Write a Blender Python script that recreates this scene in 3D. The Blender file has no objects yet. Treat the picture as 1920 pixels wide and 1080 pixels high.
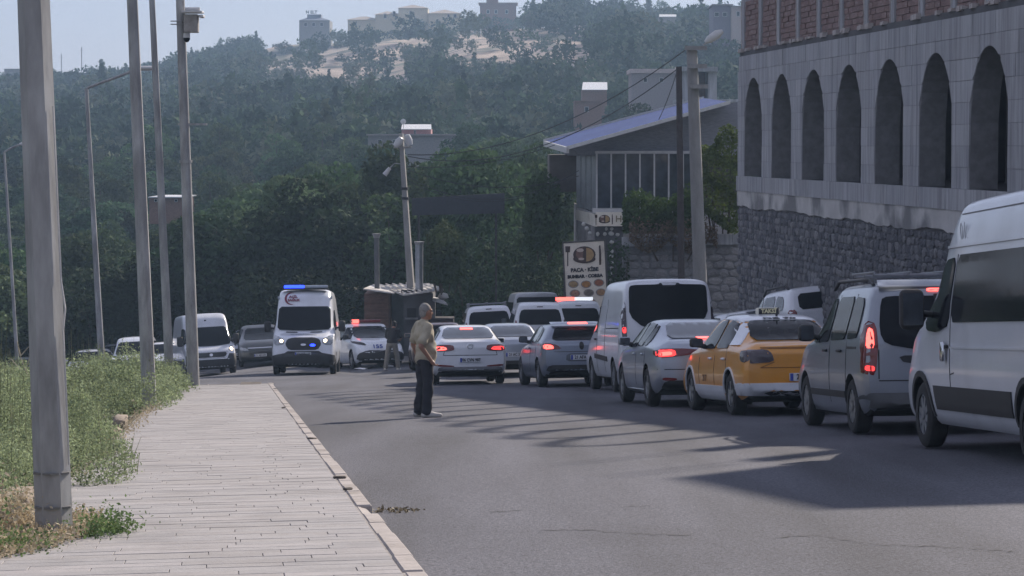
import bpy, bmesh, math, random
import numpy as np
from mathutils import Vector, Matrix
from mathutils.bvhtree import BVHTree

random.seed(7); rng = np.random.default_rng(11)
SC = bpy.context.scene
C = SC.collection

# ------------------------------------------------------------------ camera, sky, sun, exposure
F = 4800.0                                   # focal length in pixels of the 1920 wide photograph
PITCH = math.atan(265.0 / F)
cam_d = bpy.data.cameras.new('camera'); cam_d.sensor_width = 36.0; cam_d.lens = F / 1920 * 36
cam_d.clip_start = 0.5; cam_d.clip_end = 3000
cam = bpy.data.objects.new('camera', cam_d); C.objects.link(cam)
cam.location = (0, 0, 0); cam.rotation_euler = (math.pi / 2 - PITCH, 0, 0)
SC.camera = cam
SUN_AZ, SUN_EL = math.radians(34), math.radians(30.2)    # azimuth from +Y towards +X
world = bpy.data.worlds.new('World'); SC.world = world; world.use_nodes = True
wn = world.node_tree.nodes; wl = world.node_tree.links
sky = wn.new('ShaderNodeTexSky'); sky.sky_type = 'NISHITA'; sky.sun_disc = False
sky.sun_elevation = SUN_EL; sky.sun_rotation = SUN_AZ
sky.altitude = 600; sky.air_density = 1.0; sky.dust_density = 1.2; sky.ozone_density = 4.0
bg = wn['Background']; bg.inputs['Strength'].default_value = 0.105
veil = wn.new('ShaderNodeMix'); veil.data_type = 'RGBA'; veil.inputs[0].default_value = 0.8      # even dusty summer veil over the blue sky
wl.new(sky.outputs[0], veil.inputs[6]); veil.inputs[7].default_value = (2.98, 3.04, 3.95, 1)
wl.new(veil.outputs[2], bg.inputs['Color'])
sun_d = bpy.data.lights.new('sun', 'SUN'); sun_d.energy = 4.3; sun_d.angle = math.radians(0.9); sun_d.color = (1.0, 0.89, 0.78)
sun = bpy.data.objects.new('sun', sun_d); C.objects.link(sun)
to_sun = Vector((math.sin(SUN_AZ) * math.cos(SUN_EL), math.cos(SUN_AZ) * math.cos(SUN_EL), math.sin(SUN_EL)))
sun.rotation_euler = to_sun.to_track_quat('Z', 'Y').to_euler()
SC.view_settings.view_transform = 'Standard'; SC.view_settings.look = 'None'
SC.view_settings.exposure = 0.56; SC.view_settings.gamma = 1.0; SC.view_settings.use_curve_mapping = False
SC.cycles.use_denoising = True
SC.cycles.max_bounces = 5; SC.cycles.diffuse_bounces = 3; SC.cycles.glossy_bounces = 2; SC.cycles.use_adaptive_sampling = True; SC.cycles.adaptive_threshold = .025
SC.cycles.volume_bounces = 0; SC.cycles.transparent_max_bounces = 6
SC.cycles.caustics_reflective = False; SC.cycles.caustics_refractive = False

# ------------------------------------------------------------------ geometry of the place
CP, SP = math.cos(PITCH), math.sin(PITCH)
def ray(px, py):
    a = (px - 960) / F; b = (540 - py) / F
    return Vector((a, CP + b * SP, -SP + b * CP))
def pt(px, py, d):
    """the place at distance d (along the road axis) seen at a photo pixel"""
    r = ray(px, py); return r * (d / r.y)
def sst(a, b, x):
    t = min(1, max(0, (x - a) / (b - a))); return t * t * (3 - 2 * t)
def ground(x, y):
    yy = y if y < 95 else 95 + 25 * (1 - math.exp(-(y - 95) / 25))
    z = -1.33 - .0715 * yy + .02 * max(-30, min(20, x))
    if x < -9: z -= min(2.2, .11 * (-9 - x)) * sst(70, 105, y)
    z += .45 * sst(65, 95, y) * sst(-4.5, .5, x)
    z += .6 * sst(5.5, 7.5, x) * sst(45, 62, y)
    if y > 185:
        xs = x * 760 / y
        top = 33 + 4 * sst(-60, 40, xs) - 16 * sst(40, 165, -xs)
        t = (y - 185) / 575
        if t <= 1: h = t ** 1.08
        else: h = 1 - .12 * (t - 1)
        z += (top + 10) * h
        z += 1.6 * math.sin(x * .045 + y * .013) * min(1, (y - 185) / 120) + 1.1 * math.sin(x * .11 - y * .03 + 1)* min(1, (y - 185) / 120)
    return z
def gp(px, py, dz=0.0):
    """where the sight line of a photo pixel meets the ground (raised by dz)"""
    r = ray(px, py); d = 4.0
    while d < 900:
        p = r * (d / r.y)
        if p.z < ground(p.x, p.y) + dz: break
        d += .25
    lo, hi = d - .25, d
    for _ in range(20):
        m = (lo + hi) / 2; p = r * (m / r.y)
        if p.z < ground(p.x, p.y) + dz: hi = m
        else: lo = m
    return r * (hi / r.y)
def lerp(a, b, t): return a + (b - a) * t

# ------------------------------------------------------------------ helpers: objects
def link(name, me, mats=None, parent=None):
    o = bpy.data.objects.new(name, me); C.objects.link(o)
    if mats is not None:
        if not isinstance(mats, (list, tuple)): mats = [mats]
        for m in mats: me.materials.append(m)
    if parent is not None: o.parent = parent
    return o
def tag(o, label, cat, group=None, kind=None):
    o['label'] = label; o['category'] = cat
    if group: o['group'] = group
    if kind: o['kind'] = kind
    return o
def thing(name, label, cat, loc=(0, 0, 0), rz=0.0, group=None):
    o = bpy.data.objects.new(name, None); C.objects.link(o); o.location = loc; o.rotation_euler = (0, 0, rz)
    o.empty_display_size = .2
    return tag(o, label, cat, group)
def smooth(me, ang=None):
    if len(me.polygons):
        me.polygons.foreach_set('use_smooth', [True] * len(me.polygons))
        if ang is not None:
            me.set_sharp_from_angle(angle=math.radians(ang))
def pydata(vs, fs, name='mesh'):
    me = bpy.data.meshes.new(name); me.from_pydata([tuple(v) for v in vs], [], fs); me.update(); return me
def quads_np(V, name='mesh'):
    """V: (n,4,3) array of separate quads"""
    n = V.shape[0]; me = bpy.data.meshes.new(name)
    me.vertices.add(n * 4); me.vertices.foreach_set('co', V.reshape(-1).astype(np.float32))
    me.loops.add(n * 4); me.loops.foreach_set('vertex_index', np.arange(n * 4, dtype=np.int32))
    me.polygons.add(n); me.polygons.foreach_set('loop_start', np.arange(0, n * 4, 4, dtype=np.int32))
    me.update(calc_edges=True); return me
class MB:
    """collects simple solids into one mesh"""
    def __init__(s): s.v = []; s.f = []; s.mi = []
    def add(s, vs, fs, mi=0):
        o = len(s.v); s.v += [Vector(v) for v in vs]; s.f += [tuple(i + o for i in f) for f in fs]; s.mi += [mi] * len(fs)
        return s
    def box(s, c, d, mi=0, M=None):
        x, y, z = d[0] / 2, d[1] / 2, d[2] / 2; c = Vector(c)
        vs = [Vector((a * x, b * y, e * z)) for a, b, e in ((-1,-1,-1),(1,-1,-1),(1,1,-1),(-1,1,-1),(-1,-1,1),(1,-1,1),(1,1,1),(-1,1,1))]
        if M is not None: vs = [M @ v for v in vs]
        return s.add([v + c for v in vs], [(3,2,1,0),(4,5,6,7),(0,1,5,4),(1,2,6,5),(2,3,7,6),(3,0,4,7)], mi)
    def hexa(s, p, mi=0):
        """eight corners: four of the base, four of the top"""
        return s.add(p, [(3,2,1,0),(4,5,6,7),(0,1,5,4),(1,2,6,5),(2,3,7,6),(3,0,4,7)], mi)
    def slab(s, q, thick, mi=0):
        q = [Vector(a) for a in q]; n = (q[1] - q[0]).cross(q[3] - q[0]).normalized() * thick
        return s.hexa([a - n for a in q] + q, mi)
    def tube(s, pts, rad, n=8, mi=0, caps=True, rot=0.0):
        pts = [Vector(p) for p in pts]
        if not isinstance(rad, (list, tuple)): rad = [rad] * len(pts)
        o = len(s.v); up = Vector((0, 0, 1))
        for i, p in enumerate(pts):
            t = (pts[min(i + 1, len(pts) - 1)] - pts[max(i - 1, 0)]).normalized()
            a = t.cross(up)
            if a.length < 1e-3: a = t.cross(Vector((0, 1, 0)))
            a.normalize(); b = t.cross(a)
            for k in range(n):
                an = 2 * math.pi * k / n + rot
                s.v.append(p + (a * math.cos(an) + b * math.sin(an)) * rad[i])
        for i in range(len(pts) - 1):
            for k in range(n):
                k2 = (k + 1) % n; s.f.append((o + i*n + k, o + i*n + k2, o + (i+1)*n + k2, o + (i+1)*n + k)); s.mi.append(mi)
        if caps:
            s.f.append(tuple(o + k for k in range(n))[::-1]); s.mi.append(mi)
            s.f.append(tuple(o + (len(pts)-1)*n + k for k in range(n))); s.mi.append(mi)
        return s
    def lathe(s, prof, n=20, axis='Z', c=(0,0,0), mi=0):
        o = len(s.v); c = Vector(c)
        for (r, h) in prof:
            for k in range(n):
                a = 2*math.pi*k/n; q = (r*math.cos(a), r*math.sin(a), h)
                if axis == 'Y': q = (q[0], q[2], q[1])
                if axis == 'X': q = (q[2], q[0], q[1])
                s.v.append(c + Vector(q))
        for i in range(len(prof)-1):
            for k in range(n):
                k2 = (k+1) % n; s.f.append((o+i*n+k, o+i*n+k2, o+(i+1)*n+k2, o+(i+1)*n+k)); s.mi.append(mi)
        return s
    def mesh(s, fix=True):
        me = bpy.data.meshes.new('mesh'); me.from_pydata([tuple(v) for v in s.v], [], s.f)
        me.polygons.foreach_set('material_index', s.mi); me.update()
        if fix:
            bm = bmesh.new(); bm.from_mesh(me); bmesh.ops.recalc_face_normals(bm, faces=bm.faces); bm.to_mesh(me); bm.free()
        return me
    def build(s, name, mats, parent=None, sm=None, fix=True):
        me = s.mesh(fix)
        if sm is not None: smooth(me, sm)
        return link(name, me, mats, parent)
def bevel(me, w, seg=1):
    bm = bmesh.new(); bm.from_mesh(me)
    bmesh.ops.bevel(bm, geom=bm.edges[:], offset=w, segments=seg, affect='EDGES', profile=.5, clamp_overlap=True)
    bm.to_mesh(me); bm.free(); return me
TEXTC = {}
def text_mesh(s, size=1.0, bold=0.0, align='CENTER'):
    cu = bpy.data.curves.new('text', 'FONT'); cu.body = s; cu.size = size; cu.align_x = align; cu.align_y = 'CENTER'
    cu.offset = bold; cu.extrude = .002; cu.resolution_u = 2
    o = bpy.data.objects.new('text', cu); C.objects.link(o)
    dg = bpy.context.evaluated_depsgraph_get(); dg.update()
    me = bpy.data.meshes.new_from_object(o.evaluated_get(dg)); bpy.data.objects.remove(o); return me
def frame(origin, right, up):
    r = Vector(right).normalized(); u = Vector(up).normalized(); n = r.cross(u).normalized(); u = n.cross(r)
    M = Matrix((r, u, n)).transposed().to_4x4(); M.translation = Vector(origin); return M
def put_text(s, size, M, mat, name='lettering', parent=None, bold=0.0, sx=1.0):
    me = text_mesh(s, size, bold); me.transform(M @ Matrix.Diagonal((sx, 1, 1, 1))); me.materials.clear()
    return link(name, me, mat, parent)
def evaluated(o):
    dg = bpy.context.evaluated_depsgraph_get(); dg.update()
    return bpy.data.meshes.new_from_object(o.evaluated_get(dg))

# ------------------------------------------------------------------ helpers: materials
MATS = {}
def mat(name, col, rough=.7, metal=0.0, var=.18, scale=6.0, bump=0.0, bscale=None, coat=0.0, spec=.5, emit=None, es=1.0, hue=None, dirt=None, stretch=None, translucent=0.0, island=0.0, detail=5.0, treewise=False):
    if name in MATS: return MATS[name]
    m = bpy.data.materials.new(name); m.use_nodes = True; nt = m.node_tree; n = nt.nodes; l = nt.links
    p = n['Principled BSDF']; p.inputs['Roughness'].default_value = rough; p.inputs['Metallic'].default_value = metal
    p.inputs['Coat Weight'].default_value = coat; p.inputs['Coat Roughness'].default_value = .08
    p.inputs['Specular IOR Level'].default_value = spec
    tc = n.new('ShaderNodeTexCoord'); mp = n.new('ShaderNodeMapping'); l.new(tc.outputs['Object'], mp.inputs['Vector'])
    if stretch: mp.inputs['Scale'].default_value = stretch
    nz = n.new('ShaderNodeTexNoise'); nz.inputs['Scale'].default_value = scale; nz.inputs['Detail'].default_value = detail; nz.inputs['Roughness'].default_value = .62
    l.new(mp.outputs[0], nz.inputs['Vector'])
    rp = n.new('ShaderNodeValToRGB'); rp.color_ramp.elements[0].position = .3; rp.color_ramp.elements[1].position = .7
    c2 = hue or col
    rp.color_ramp.elements[0].color = tuple(max(0, c * (1 - var)) for c in col) + (1,)
    rp.color_ramp.elements[1].color = tuple(min(1, c * (1 + var)) for c in c2) + (1,)
    l.new(nz.outputs['Fac'], rp.inputs['Fac']); out = rp.outputs['Color']
    if dirt:
        dcol, dscale, lo, hi = dirt
        dn = n.new('ShaderNodeTexNoise'); dn.inputs['Scale'].default_value = dscale; dn.inputs['Detail'].default_value = 6
        l.new(mp.outputs[0], dn.inputs['Vector'])
        mr = n.new('ShaderNodeMapRange'); mr.inputs['From Min'].default_value = lo; mr.inputs['From Max'].default_value = hi
        l.new(dn.outputs['Fac'], mr.inputs['Value'])
        mx = n.new('ShaderNodeMix'); mx.data_type = 'RGBA'; l.new(mr.outputs[0], mx.inputs[0]); l.new(out, mx.inputs[6]); mx.inputs[7].default_value = tuple(dcol) + (1,)
        out = mx.outputs[2]
    if island:
        ge = n.new('ShaderNodeNewGeometry'); hs = n.new('ShaderNodeHueSaturation')
        mr = n.new('ShaderNodeMapRange'); mr.inputs['To Min'].default_value = 1 - island; mr.inputs['To Max'].default_value = 1 + island
        l.new(ge.outputs['Random Per Island'], mr.inputs['Value']); l.new(mr.outputs[0], hs.inputs['Value']); l.new(out, hs.inputs['Color'])
        oi = n.new('ShaderNodeObjectInfo'); mr2 = n.new('ShaderNodeMapRange'); mr2.inputs['To Min'].default_value = .47; mr2.inputs['To Max'].default_value = .53
        l.new(oi.outputs['Random'], mr2.inputs['Value']); l.new(mr2.outputs[0], hs.inputs['Hue'])
        mr3 = n.new('ShaderNodeMapRange'); mr3.inputs['To Min'].default_value = .62; mr3.inputs['To Max'].default_value = 1.5; l.new(oi.outputs['Random'], mr3.inputs['Value']); mm = n.new('ShaderNodeMath'); mm.operation = 'MULTIPLY'; l.new(mr.outputs[0], mm.inputs[0]); l.new(mr3.outputs[0], mm.inputs[1])
        if treewise: l.new(mm.outputs[0], hs.inputs['Value'])
        out = hs.outputs['Color']
    l.new(out, p.inputs['Base Color'])
    if bump:
        b = n.new('ShaderNodeBump'); b.inputs['Strength'].default_value = bump; b.inputs['Distance'].default_value = .02
        bn = n.new('ShaderNodeTexNoise'); bn.inputs['Scale'].default_value = bscale or scale * 4; bn.inputs['Detail'].default_value = 6
        l.new(mp.outputs[0], bn.inputs['Vector']); l.new(bn.outputs['Fac'], b.inputs['Height']); l.new(b.outputs[0], p.inputs['Normal'])
    if emit: p.inputs['Emission Color'].default_value = tuple(emit) + (1,); p.inputs['Emission Strength'].default_value = es
    if translucent:
        tr = n.new('ShaderNodeBsdfTranslucent'); l.new(out, tr.inputs['Color']); ms = n.new('ShaderNodeMixShader'); ms.inputs[0].default_value = translucent
        l.new(p.outputs[0], ms.inputs[1]); l.new(tr.outputs[0], ms.inputs[2]); l.new(ms.outputs[0], n['Material Output'].inputs['Surface'])
    MATS[name] = m; return m
def paint(name, col, metal=0.0, rough=.32):
    return mat(name, col, rough, metal, var=.06, scale=1.3, coat=.7, dirt=(tuple(c * .55 + .06 for c in col), 1.1, .5, .95))
M_glass = mat('dark window glass', (.012, .014, .018), .08, 0, var=.2, scale=3, spec=.3)
M_glass2 = mat('reflecting glass with painted sheen', (.045, .055, .07), .05, 0, var=.5, scale=2.5, spec=.7, coat=.15)  # mottled bluish grey base colour paints in a look of reflection
M_glass.node_tree.nodes['Principled BSDF'].inputs['IOR'].default_value = 1.22
M_black = mat('black plastic', (.02, .02, .022), .55, var=.2)
M_rubber = mat('tyre rubber', (.022, .022, .023), .85, var=.25, scale=10)
M_rim = mat('alloy rim', (.34, .35, .37), .35, .8, var=.15)
M_steel = mat('grey steel rim', (.23, .24, .26), .45, .5, var=.2)
M_chrome = mat('chrome', (.6, .61, .63), .15, 1, var=.05)
M_redoff = mat('red lamp glass', (.16, .012, .014), .2, var=.15, coat=.6)
M_redon = mat('lit red brake lamp', (.5, .02, .02), .3, emit=(1, .05, .05), es=1.3)
M_redglow = mat('bright red brake lamp', (.8, .05, .04), .3, emit=(1, .1, .08), es=2.6)
M_blueon = mat('lit blue beacon', (.02, .04, .8), .3, emit=(.015, .045, 1), es=3.2)
M_blueoff = mat('unlit beacon glass', (.35, .4, .47), .2, var=.1, coat=.5)
M_lampglass = mat('headlight glass', (.28, .3, .32), .12, .2, var=.5, scale=14, coat=.7)
M_lampon = mat('lit headlight', (.9, .7, .45), .3, emit=(1, .78, .5), es=6)
M_amber = mat('amber lamp', (.5, .2, .03), .3, var=.1)
M_plate = mat('white number plate', (.6, .62, .66), .5, var=.06)
M_plateblue = mat('blue plate strip', (.02, .05, .35), .5, var=.05)
M_ink = mat('black print', (.02, .02, .025), .6, var=.1)
M_under = mat('dark underside', (.014, .014, .015), .9)

# ================================================================== THE SETTING: terrain, road, pavement
M_soil = mat('dry hillside soil', (.22, .165, .13), .95, var=.4, scale=.11, hue=(.36, .28, .22), bump=.4, bscale=1.5, dirt=((.06, .065, .035), .09, .48, .6))
ys = [-30 + 4 * i for i in range(0, 60)] + [210 + 8 * i for i in range(0, 100)]
xs_ = [-300 + 10 * i for i in range(0, 24)] + [-60 + 3 * i for i in range(0, 40)] + [60 + 10 * i for i in range(0, 25)]
tv = []; tf = []
for y in ys:
    for x in xs_: tv.append((x, y, ground(x, y) - .06))
nx = len(xs_)
for j in range(len(ys) - 1):
    for i in range(nx - 1): tf.append((j*nx+i, j*nx+i+1, (j+1)*nx+i+1, (j+1)*nx+i))
nt = M_soil.node_tree; n_ = nt.nodes; pr_ = n_['Principled BSDF']; old = pr_.inputs['Base Color'].links[0].from_socket
tc_ = n_.new('ShaderNodeTexCoord'); sx_ = n_.new('ShaderNodeSeparateXYZ'); nt.links.new(tc_.outputs['Object'], sx_.inputs[0]); mr_ = n_.new('ShaderNodeMapRange'); mr_.inputs['From Min'].default_value = 180; mr_.inputs['From Max'].default_value = 420
nt.links.new(sx_.outputs['Y'], mr_.inputs['Value']); mx_ = n_.new('ShaderNodeMix'); mx_.data_type = 'RGBA'; nt.links.new(mr_.outputs[0], mx_.inputs[0]); mx_.inputs[6].default_value = (.085, .085, .05, 1); nt.links.new(old, mx_.inputs[7]); nt.links.new(mx_.outputs[2], pr_.inputs['Base Color'])
me = pydata(tv, tf); smooth(me)
o = link('ground', me, M_soil); o['kind'] = 'structure'; o['label'] = 'dry soil ground and wooded hillside rising behind the road'

# kerb line from the photograph, straight, then the corner
K1 = gp(807, 1080, .12); K2 = gp(522, 732, .12)
KS = (K2.x - K1.x) / (K2.y - K1.y)
def kerb_x(y): return K1.x + KS * (y - K1.y)
EA = Vector((KS, 1, 0)).normalized()            # along the pavement
EP = Vector((1, -KS, 0)).normalized()           # across it, towards the road
WALK = 2.35; Y_END = 63.0
M_asphalt = mat('asphalt', (.060, .062, .077), .9, var=.55, scale=42, bump=.7, bscale=60, detail=3.0, hue=(.08, .082, .098), dirt=((.043, .044, .053), .22, .5, .8))
nt = M_asphalt.node_tree; n_ = nt.nodes; pr_ = n_['Principled BSDF']; old = pr_.inputs['Base Color'].links[0].from_socket      # worn lanes along the road
tc_ = n_.new('ShaderNodeTexCoord'); mp_ = n_.new('ShaderNodeMapping'); mp_.inputs['Scale'].default_value = (1, .05, 1); mp_.inputs['Rotation'].default_value = (0, 0, -.105); nt.links.new(tc_.outputs['Object'], mp_.inputs['Vector']); nz_ = n_.new('ShaderNodeTexNoise'); nz_.inputs['Scale'].default_value = .9; nz_.inputs['Detail'].default_value = 5; nt.links.new(mp_.outputs[0], nz_.inputs['Vector'])
mr_ = n_.new('ShaderNodeMapRange'); mr_.inputs['From Min'].default_value = .3; mr_.inputs['From Max'].default_value = .7; mr_.inputs['To Min'].default_value = .62; mr_.inputs['To Max'].default_value = 1.42; nt.links.new(nz_.outputs['Fac'], mr_.inputs['Value']); hs_ = n_.new('ShaderNodeHueSaturation'); nt.links.new(old, hs_.inputs['Color']); nt.links.new(mr_.outputs[0], hs_.inputs['Value']); nt.links.new(hs_.outputs[0], pr_.inputs['Base Color'])
def gpt(x, y, dz=0.0): return Vector((x, y, ground(x, y) + dz))
rv = []; rf = []
ry = [2 + 1.5 * i for i in range(0, 90)]
RN = 24
for y in ry:
    xl = kerb_x(y) - .02 if y < Y_END else lerp(kerb_x(Y_END) - .02, -48, sst(Y_END, Y_END + 6, y))
    xr = 14.2 - .1033 * y if y < 76 else lerp(14.2 - .1033 * 76, 12, sst(76, 90, y))
    for i in range(RN + 1):
        x = lerp(xl, xr, i / RN); rv.append((x, y, ground(x, y)))
for j in range(len(ry) - 1):
    for i in range(RN): rf.append((j*(RN+1)+i, j*(RN+1)+i+1, (j+1)*(RN+1)+i+1, (j+1)*(RN+1)+i))
me = pydata(rv, rf); smooth(me)
road = link('road', me, M_asphalt); road['kind'] = 'structure'; road['label'] = 'worn grey asphalt road running downhill'
# cracks in the asphalt
M_crack = mat('crack', (.03, .03, .03), .95)
def crack(pxs, w=.02):
    pts = []
    for a, b in zip(pxs[:-1], pxs[1:]):
        n = max(2, int(abs(b[0] - a[0]) / 9))
        for i in range(n): pts.append((lerp(a[0], b[0], i/n) + random.uniform(-3, 3), lerp(a[1], b[1], i/n) + random.uniform(-1.6, 1.6)))
    P = [gp(*p) for p in pts]; vs = []; fs = []
    for i, p in enumerate(P):
        ww = w * random.uniform(.2, 1.1) * (0.3 if i in (0, len(P)-1) else 1)
        vs += [(p.x, p.y - ww, ground(p.x, p.y - ww) + .004), (p.x, p.y + ww, ground(p.x, p.y + ww) + .004)]
    for i in range(len(P) - 1): fs.append((2*i, 2*i+2, 2*i+3, 2*i+1))
    link('crack', pydata(vs, fs), M_crack, road)
crack([(1010, 996), (1090, 994), (1180, 1001), (1310, 1005)], .018)
crack([(1335, 1018), (1362, 1030), (1386, 1050)], .028)
crack([(1440, 1008), (1540, 1006), (1640, 1022), (1780, 1026), (1915, 1036)], .016)
crack([(915, 960), (990, 957)], .02)
crack([(1170, 952), (1230, 948)], .015)

M_bed = mat('pavement bedding sand', (.27, .25, .235), .95, var=.25, scale=8)
walk = MB()
wy = [8 + 1.0 * i for i in range(0, int(Y_END - 8) + 1)]
vs = []; fs = []
for y in wy:
    for u in (-WALK - .05, -WALK * .5, -.1):
        p = Vector((kerb_x(y), y, 0)) + EP * u; vs.append((p.x, p.y, ground(p.x, p.y) + .111))
for j in range(len(wy) - 1):
    for i in range(2): fs.append((j*3+i, j*3+i+1, j*3+i+4, j*3+i+3))
pave = link('pavement', pydata(vs, fs), M_bed); pave['kind'] = 'structure'; pave['label'] = 'pale stone slab pavement along the road'
M_slab = [mat('pale stone slab %d' % i, c, .85, var=.1, scale=9, bump=.25, bscale=40, dirt=(tuple(k * .72 for k in c), 1.6, .5, .8)) for i, c in
          enumerate([(.312, .30, .296), (.29, .28, .277), (.335, .318, .312), (.30, .285, .276)])]
def slab_geo(t0, t1, u0, u1, top=.12, th=.05, tilt=0.0):
    P = []
    for dz in (top - th, top):
        for (t, u) in ((t0, u0), (t1, u0), (t1, u1), (t0, u1)):
            p = K1 + EA * t + EP * u; P.append(Vector((p.x, p.y, ground(p.x, p.y) + dz + tilt * (u - u0))))
    return P
HEX = [(3,2,1,0),(4,5,6,7),(0,1,5,4),(1,2,6,5),(2,3,7,6),(3,0,4,7)]
ROW = .2; t = -1.2; nslab = 0; far = MB()
while True:
    if (K1 + EA * t).y > Y_END - .4: break
    u = -.125; off = random.uniform(.15, .6); first = True
    while u > -WALK:
        ln = off if first else random.choice((.4, .6, .6, .8, 1.0)); first = False
        u2 = max(-WALK, u - ln)
        if u - u2 > .04:
            jz = random.uniform(-.0015, .0015); P = slab_geo(t + .002, t + ROW - .002, u2 + .002, u - .002, .12 + jz, .05, random.uniform(-.0012, .0012))
            if nslab < 292:
                link('slab', bevel(pydata(P, HEX), .002), random.choice(M_slab), pave)
            else: far.hexa(P, random.randrange(4))
            nslab += 1
        u = u2
    t += ROW
o = far.build('slab_rows', M_slab, pave); o['kind'] = 'stuff'
M_kerb = mat('kerb stone', (.36, .325, .30), .85, var=.15, scale=7, bump=.3, dirt=((.2, .17, .14), 2.2, .5, .8))
kerb = thing('kerb', 'row of pale worn kerb stones between pavement and asphalt', 'kerb', K1)
t = -1.4
while (K1 + EA * t).y < Y_END:
    ln = random.choice((.7, .8, .9)); sk = random.uniform(-.004, .004)
    P = slab_geo(t + .006, t + ln - .006, -.115 + sk, 0 + sk, .122 + random.uniform(-.006, .003), .3, random.uniform(-.01, .01))
    if random.random() < .03: P[6] = P[6] - Vector((.03, 0, .03)); P[7] = P[7] - Vector((.02, .02, .02))
    me = bevel(pydata([p - K1 for p in P], HEX), .012); link('kerb_stone', me, M_kerb, kerb); t += ln
# the kerb returns to the left at the far corner
cy = Y_END + .1; 
for i in range(14):
    x1 = kerb_x(Y_END) - i * .8; x0 = x1 - .79; yy = cy + .02 * i
    P = [Vector((a, b, ground(a, b) + dz)) for dz in (-.15, .12) for (a, b) in ((x0, yy), (x1, yy), (x1, yy + .18), (x0, yy + .18))]
    link('kerb_stone', bevel(pydata([p - K1 for p in P], HEX), .012), M_kerb, kerb)

# ================================================================== the arcaded building on the right
W0 = 14.0; WD = Vector((-.1033, 1, 0)); 
def wp(y, z, out=0.0):
    n = Vector((-1, -.1033, 0)).normalized(); return Vector((W0 - .1033 * y, y, z)) + n * out
def wall_y(px): return W0 / ((px - 960) / F + .1033)
Y0, Y1 = 31.0, wall_y(1384)
Z_TOP, Z_APEX, Z_SILL, Z_LEDGE, Z_PLAST = 2.55, 1.9, -.83, -1.26, -1.72
M_conc = [mat('grey cast block %d' % i, c, .88, var=.22, scale=1.6, bump=.25, bscale=14, stretch=(5, 5, .35), dirt=(tuple(k * .55 for k in c), 1.1, .48, .78)) for i, c in
          enumerate([(.36, .365, .385), (.33, .337, .355), (.385, .39, .405), (.35, .353, .367)])]  # slight blue of the shade is mixed into these block greys
M_mortar = mat('grey mortar', (.2, .2, .205), .95, var=.2, scale=5)
M_stone = [mat('dark basalt stone %d' % i, c, .9, var=.35, scale=4, bump=.6, bscale=12) for i, c in
           enumerate([(.12, .123, .135), (.145, .147, .155), (.095, .098, .11), (.18, .18, .185)])]
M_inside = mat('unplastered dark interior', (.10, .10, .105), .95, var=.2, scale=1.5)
ops_px = [(1397, 1428), (1447, 1483), (1504, 1547), (1569, 1616), (1641, 1695), (1722, 1786), (1818, 1890)]
ops = [tuple(sorted((wall_y(a), wall_y(b)))) for a, b in ops_px]
pitch = (ops[0][0] + ops[0][1] - ops[-1][0] - ops[-1][1]) / 12
wo = sum(b - a for a, b in ops) / 7
mid = [(ops[0][0] + ops[0][1]) / 2 - pitch * i for i in range(0, 11)]
ops = [(m - wo / 2, m + wo / 2) for m in mid if m - wo / 2 > Y0 + .4]
def arch_z(y):
    for a, b in ops:
        if a < y < b:
            q = (y - (a + b) / 2) / ((b - a) / 2)
            return Z_APEX - 1.45 * (1 - math.sqrt(max(0, 1 - q * q)))
    return None
arc = thing('arcaded_building', 'unfinished grey block building with a row of tall dark arches on a dark stone base', 'building', wp(50, ground(9, 50)))
AO = arc.location.copy()
def alink(name, me, mats):
    me.transform(Matrix.Translation(-AO)); return link(name, me, mats, arc)
# masonry core with the openings and their reveals
core = MB(); DEP = .55
samples = sorted(set([Y0, Y1] + [a + (b - a) * k / 18 for a, b in ops for k in range(19)]))
for a, b in zip(samples[:-1], samples[1:]):
    m = (a + b) / 2; inside = arch_z(m) is not None
    za = Z_SILL; zb = Z_SILL
    if inside:
        za = arch_z(a + 1e-5) if arch_z(a + 1e-5) is not None else Z_SILL; zb = arch_z(b - 1e-5) if arch_z(b - 1e-5) is not None else Z_SILL
    core.hexa([wp(a, za), wp(b, zb), wp(b, zb, -DEP), wp(a, za, -DEP), wp(a, Z_TOP), wp(b, Z_TOP), wp(b, Z_TOP, -DEP), wp(a, Z_TOP, -DEP)])
def wbox(mb, ya, yb, za, zb, o0, o1, mi=0):
    mb.hexa([wp(ya, za, o0), wp(yb, za, o0), wp(yb, za, o1), wp(ya, za, o1), wp(ya, zb, o0), wp(yb, zb, o0), wp(yb, zb, o1), wp(ya, zb, o1)], mi)
alink('wall', core.mesh(), M_mortar)
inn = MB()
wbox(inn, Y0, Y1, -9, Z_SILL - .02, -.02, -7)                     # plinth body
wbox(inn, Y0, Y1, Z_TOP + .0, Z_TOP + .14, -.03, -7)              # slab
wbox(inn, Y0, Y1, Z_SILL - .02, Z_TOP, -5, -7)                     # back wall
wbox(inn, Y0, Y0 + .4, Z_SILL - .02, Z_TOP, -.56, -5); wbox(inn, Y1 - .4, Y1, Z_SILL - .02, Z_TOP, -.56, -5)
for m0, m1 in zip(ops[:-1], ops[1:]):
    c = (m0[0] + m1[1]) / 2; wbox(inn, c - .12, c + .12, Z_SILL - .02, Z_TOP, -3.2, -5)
alink('inner_shell', inn.mesh(), M_inside)
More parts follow.
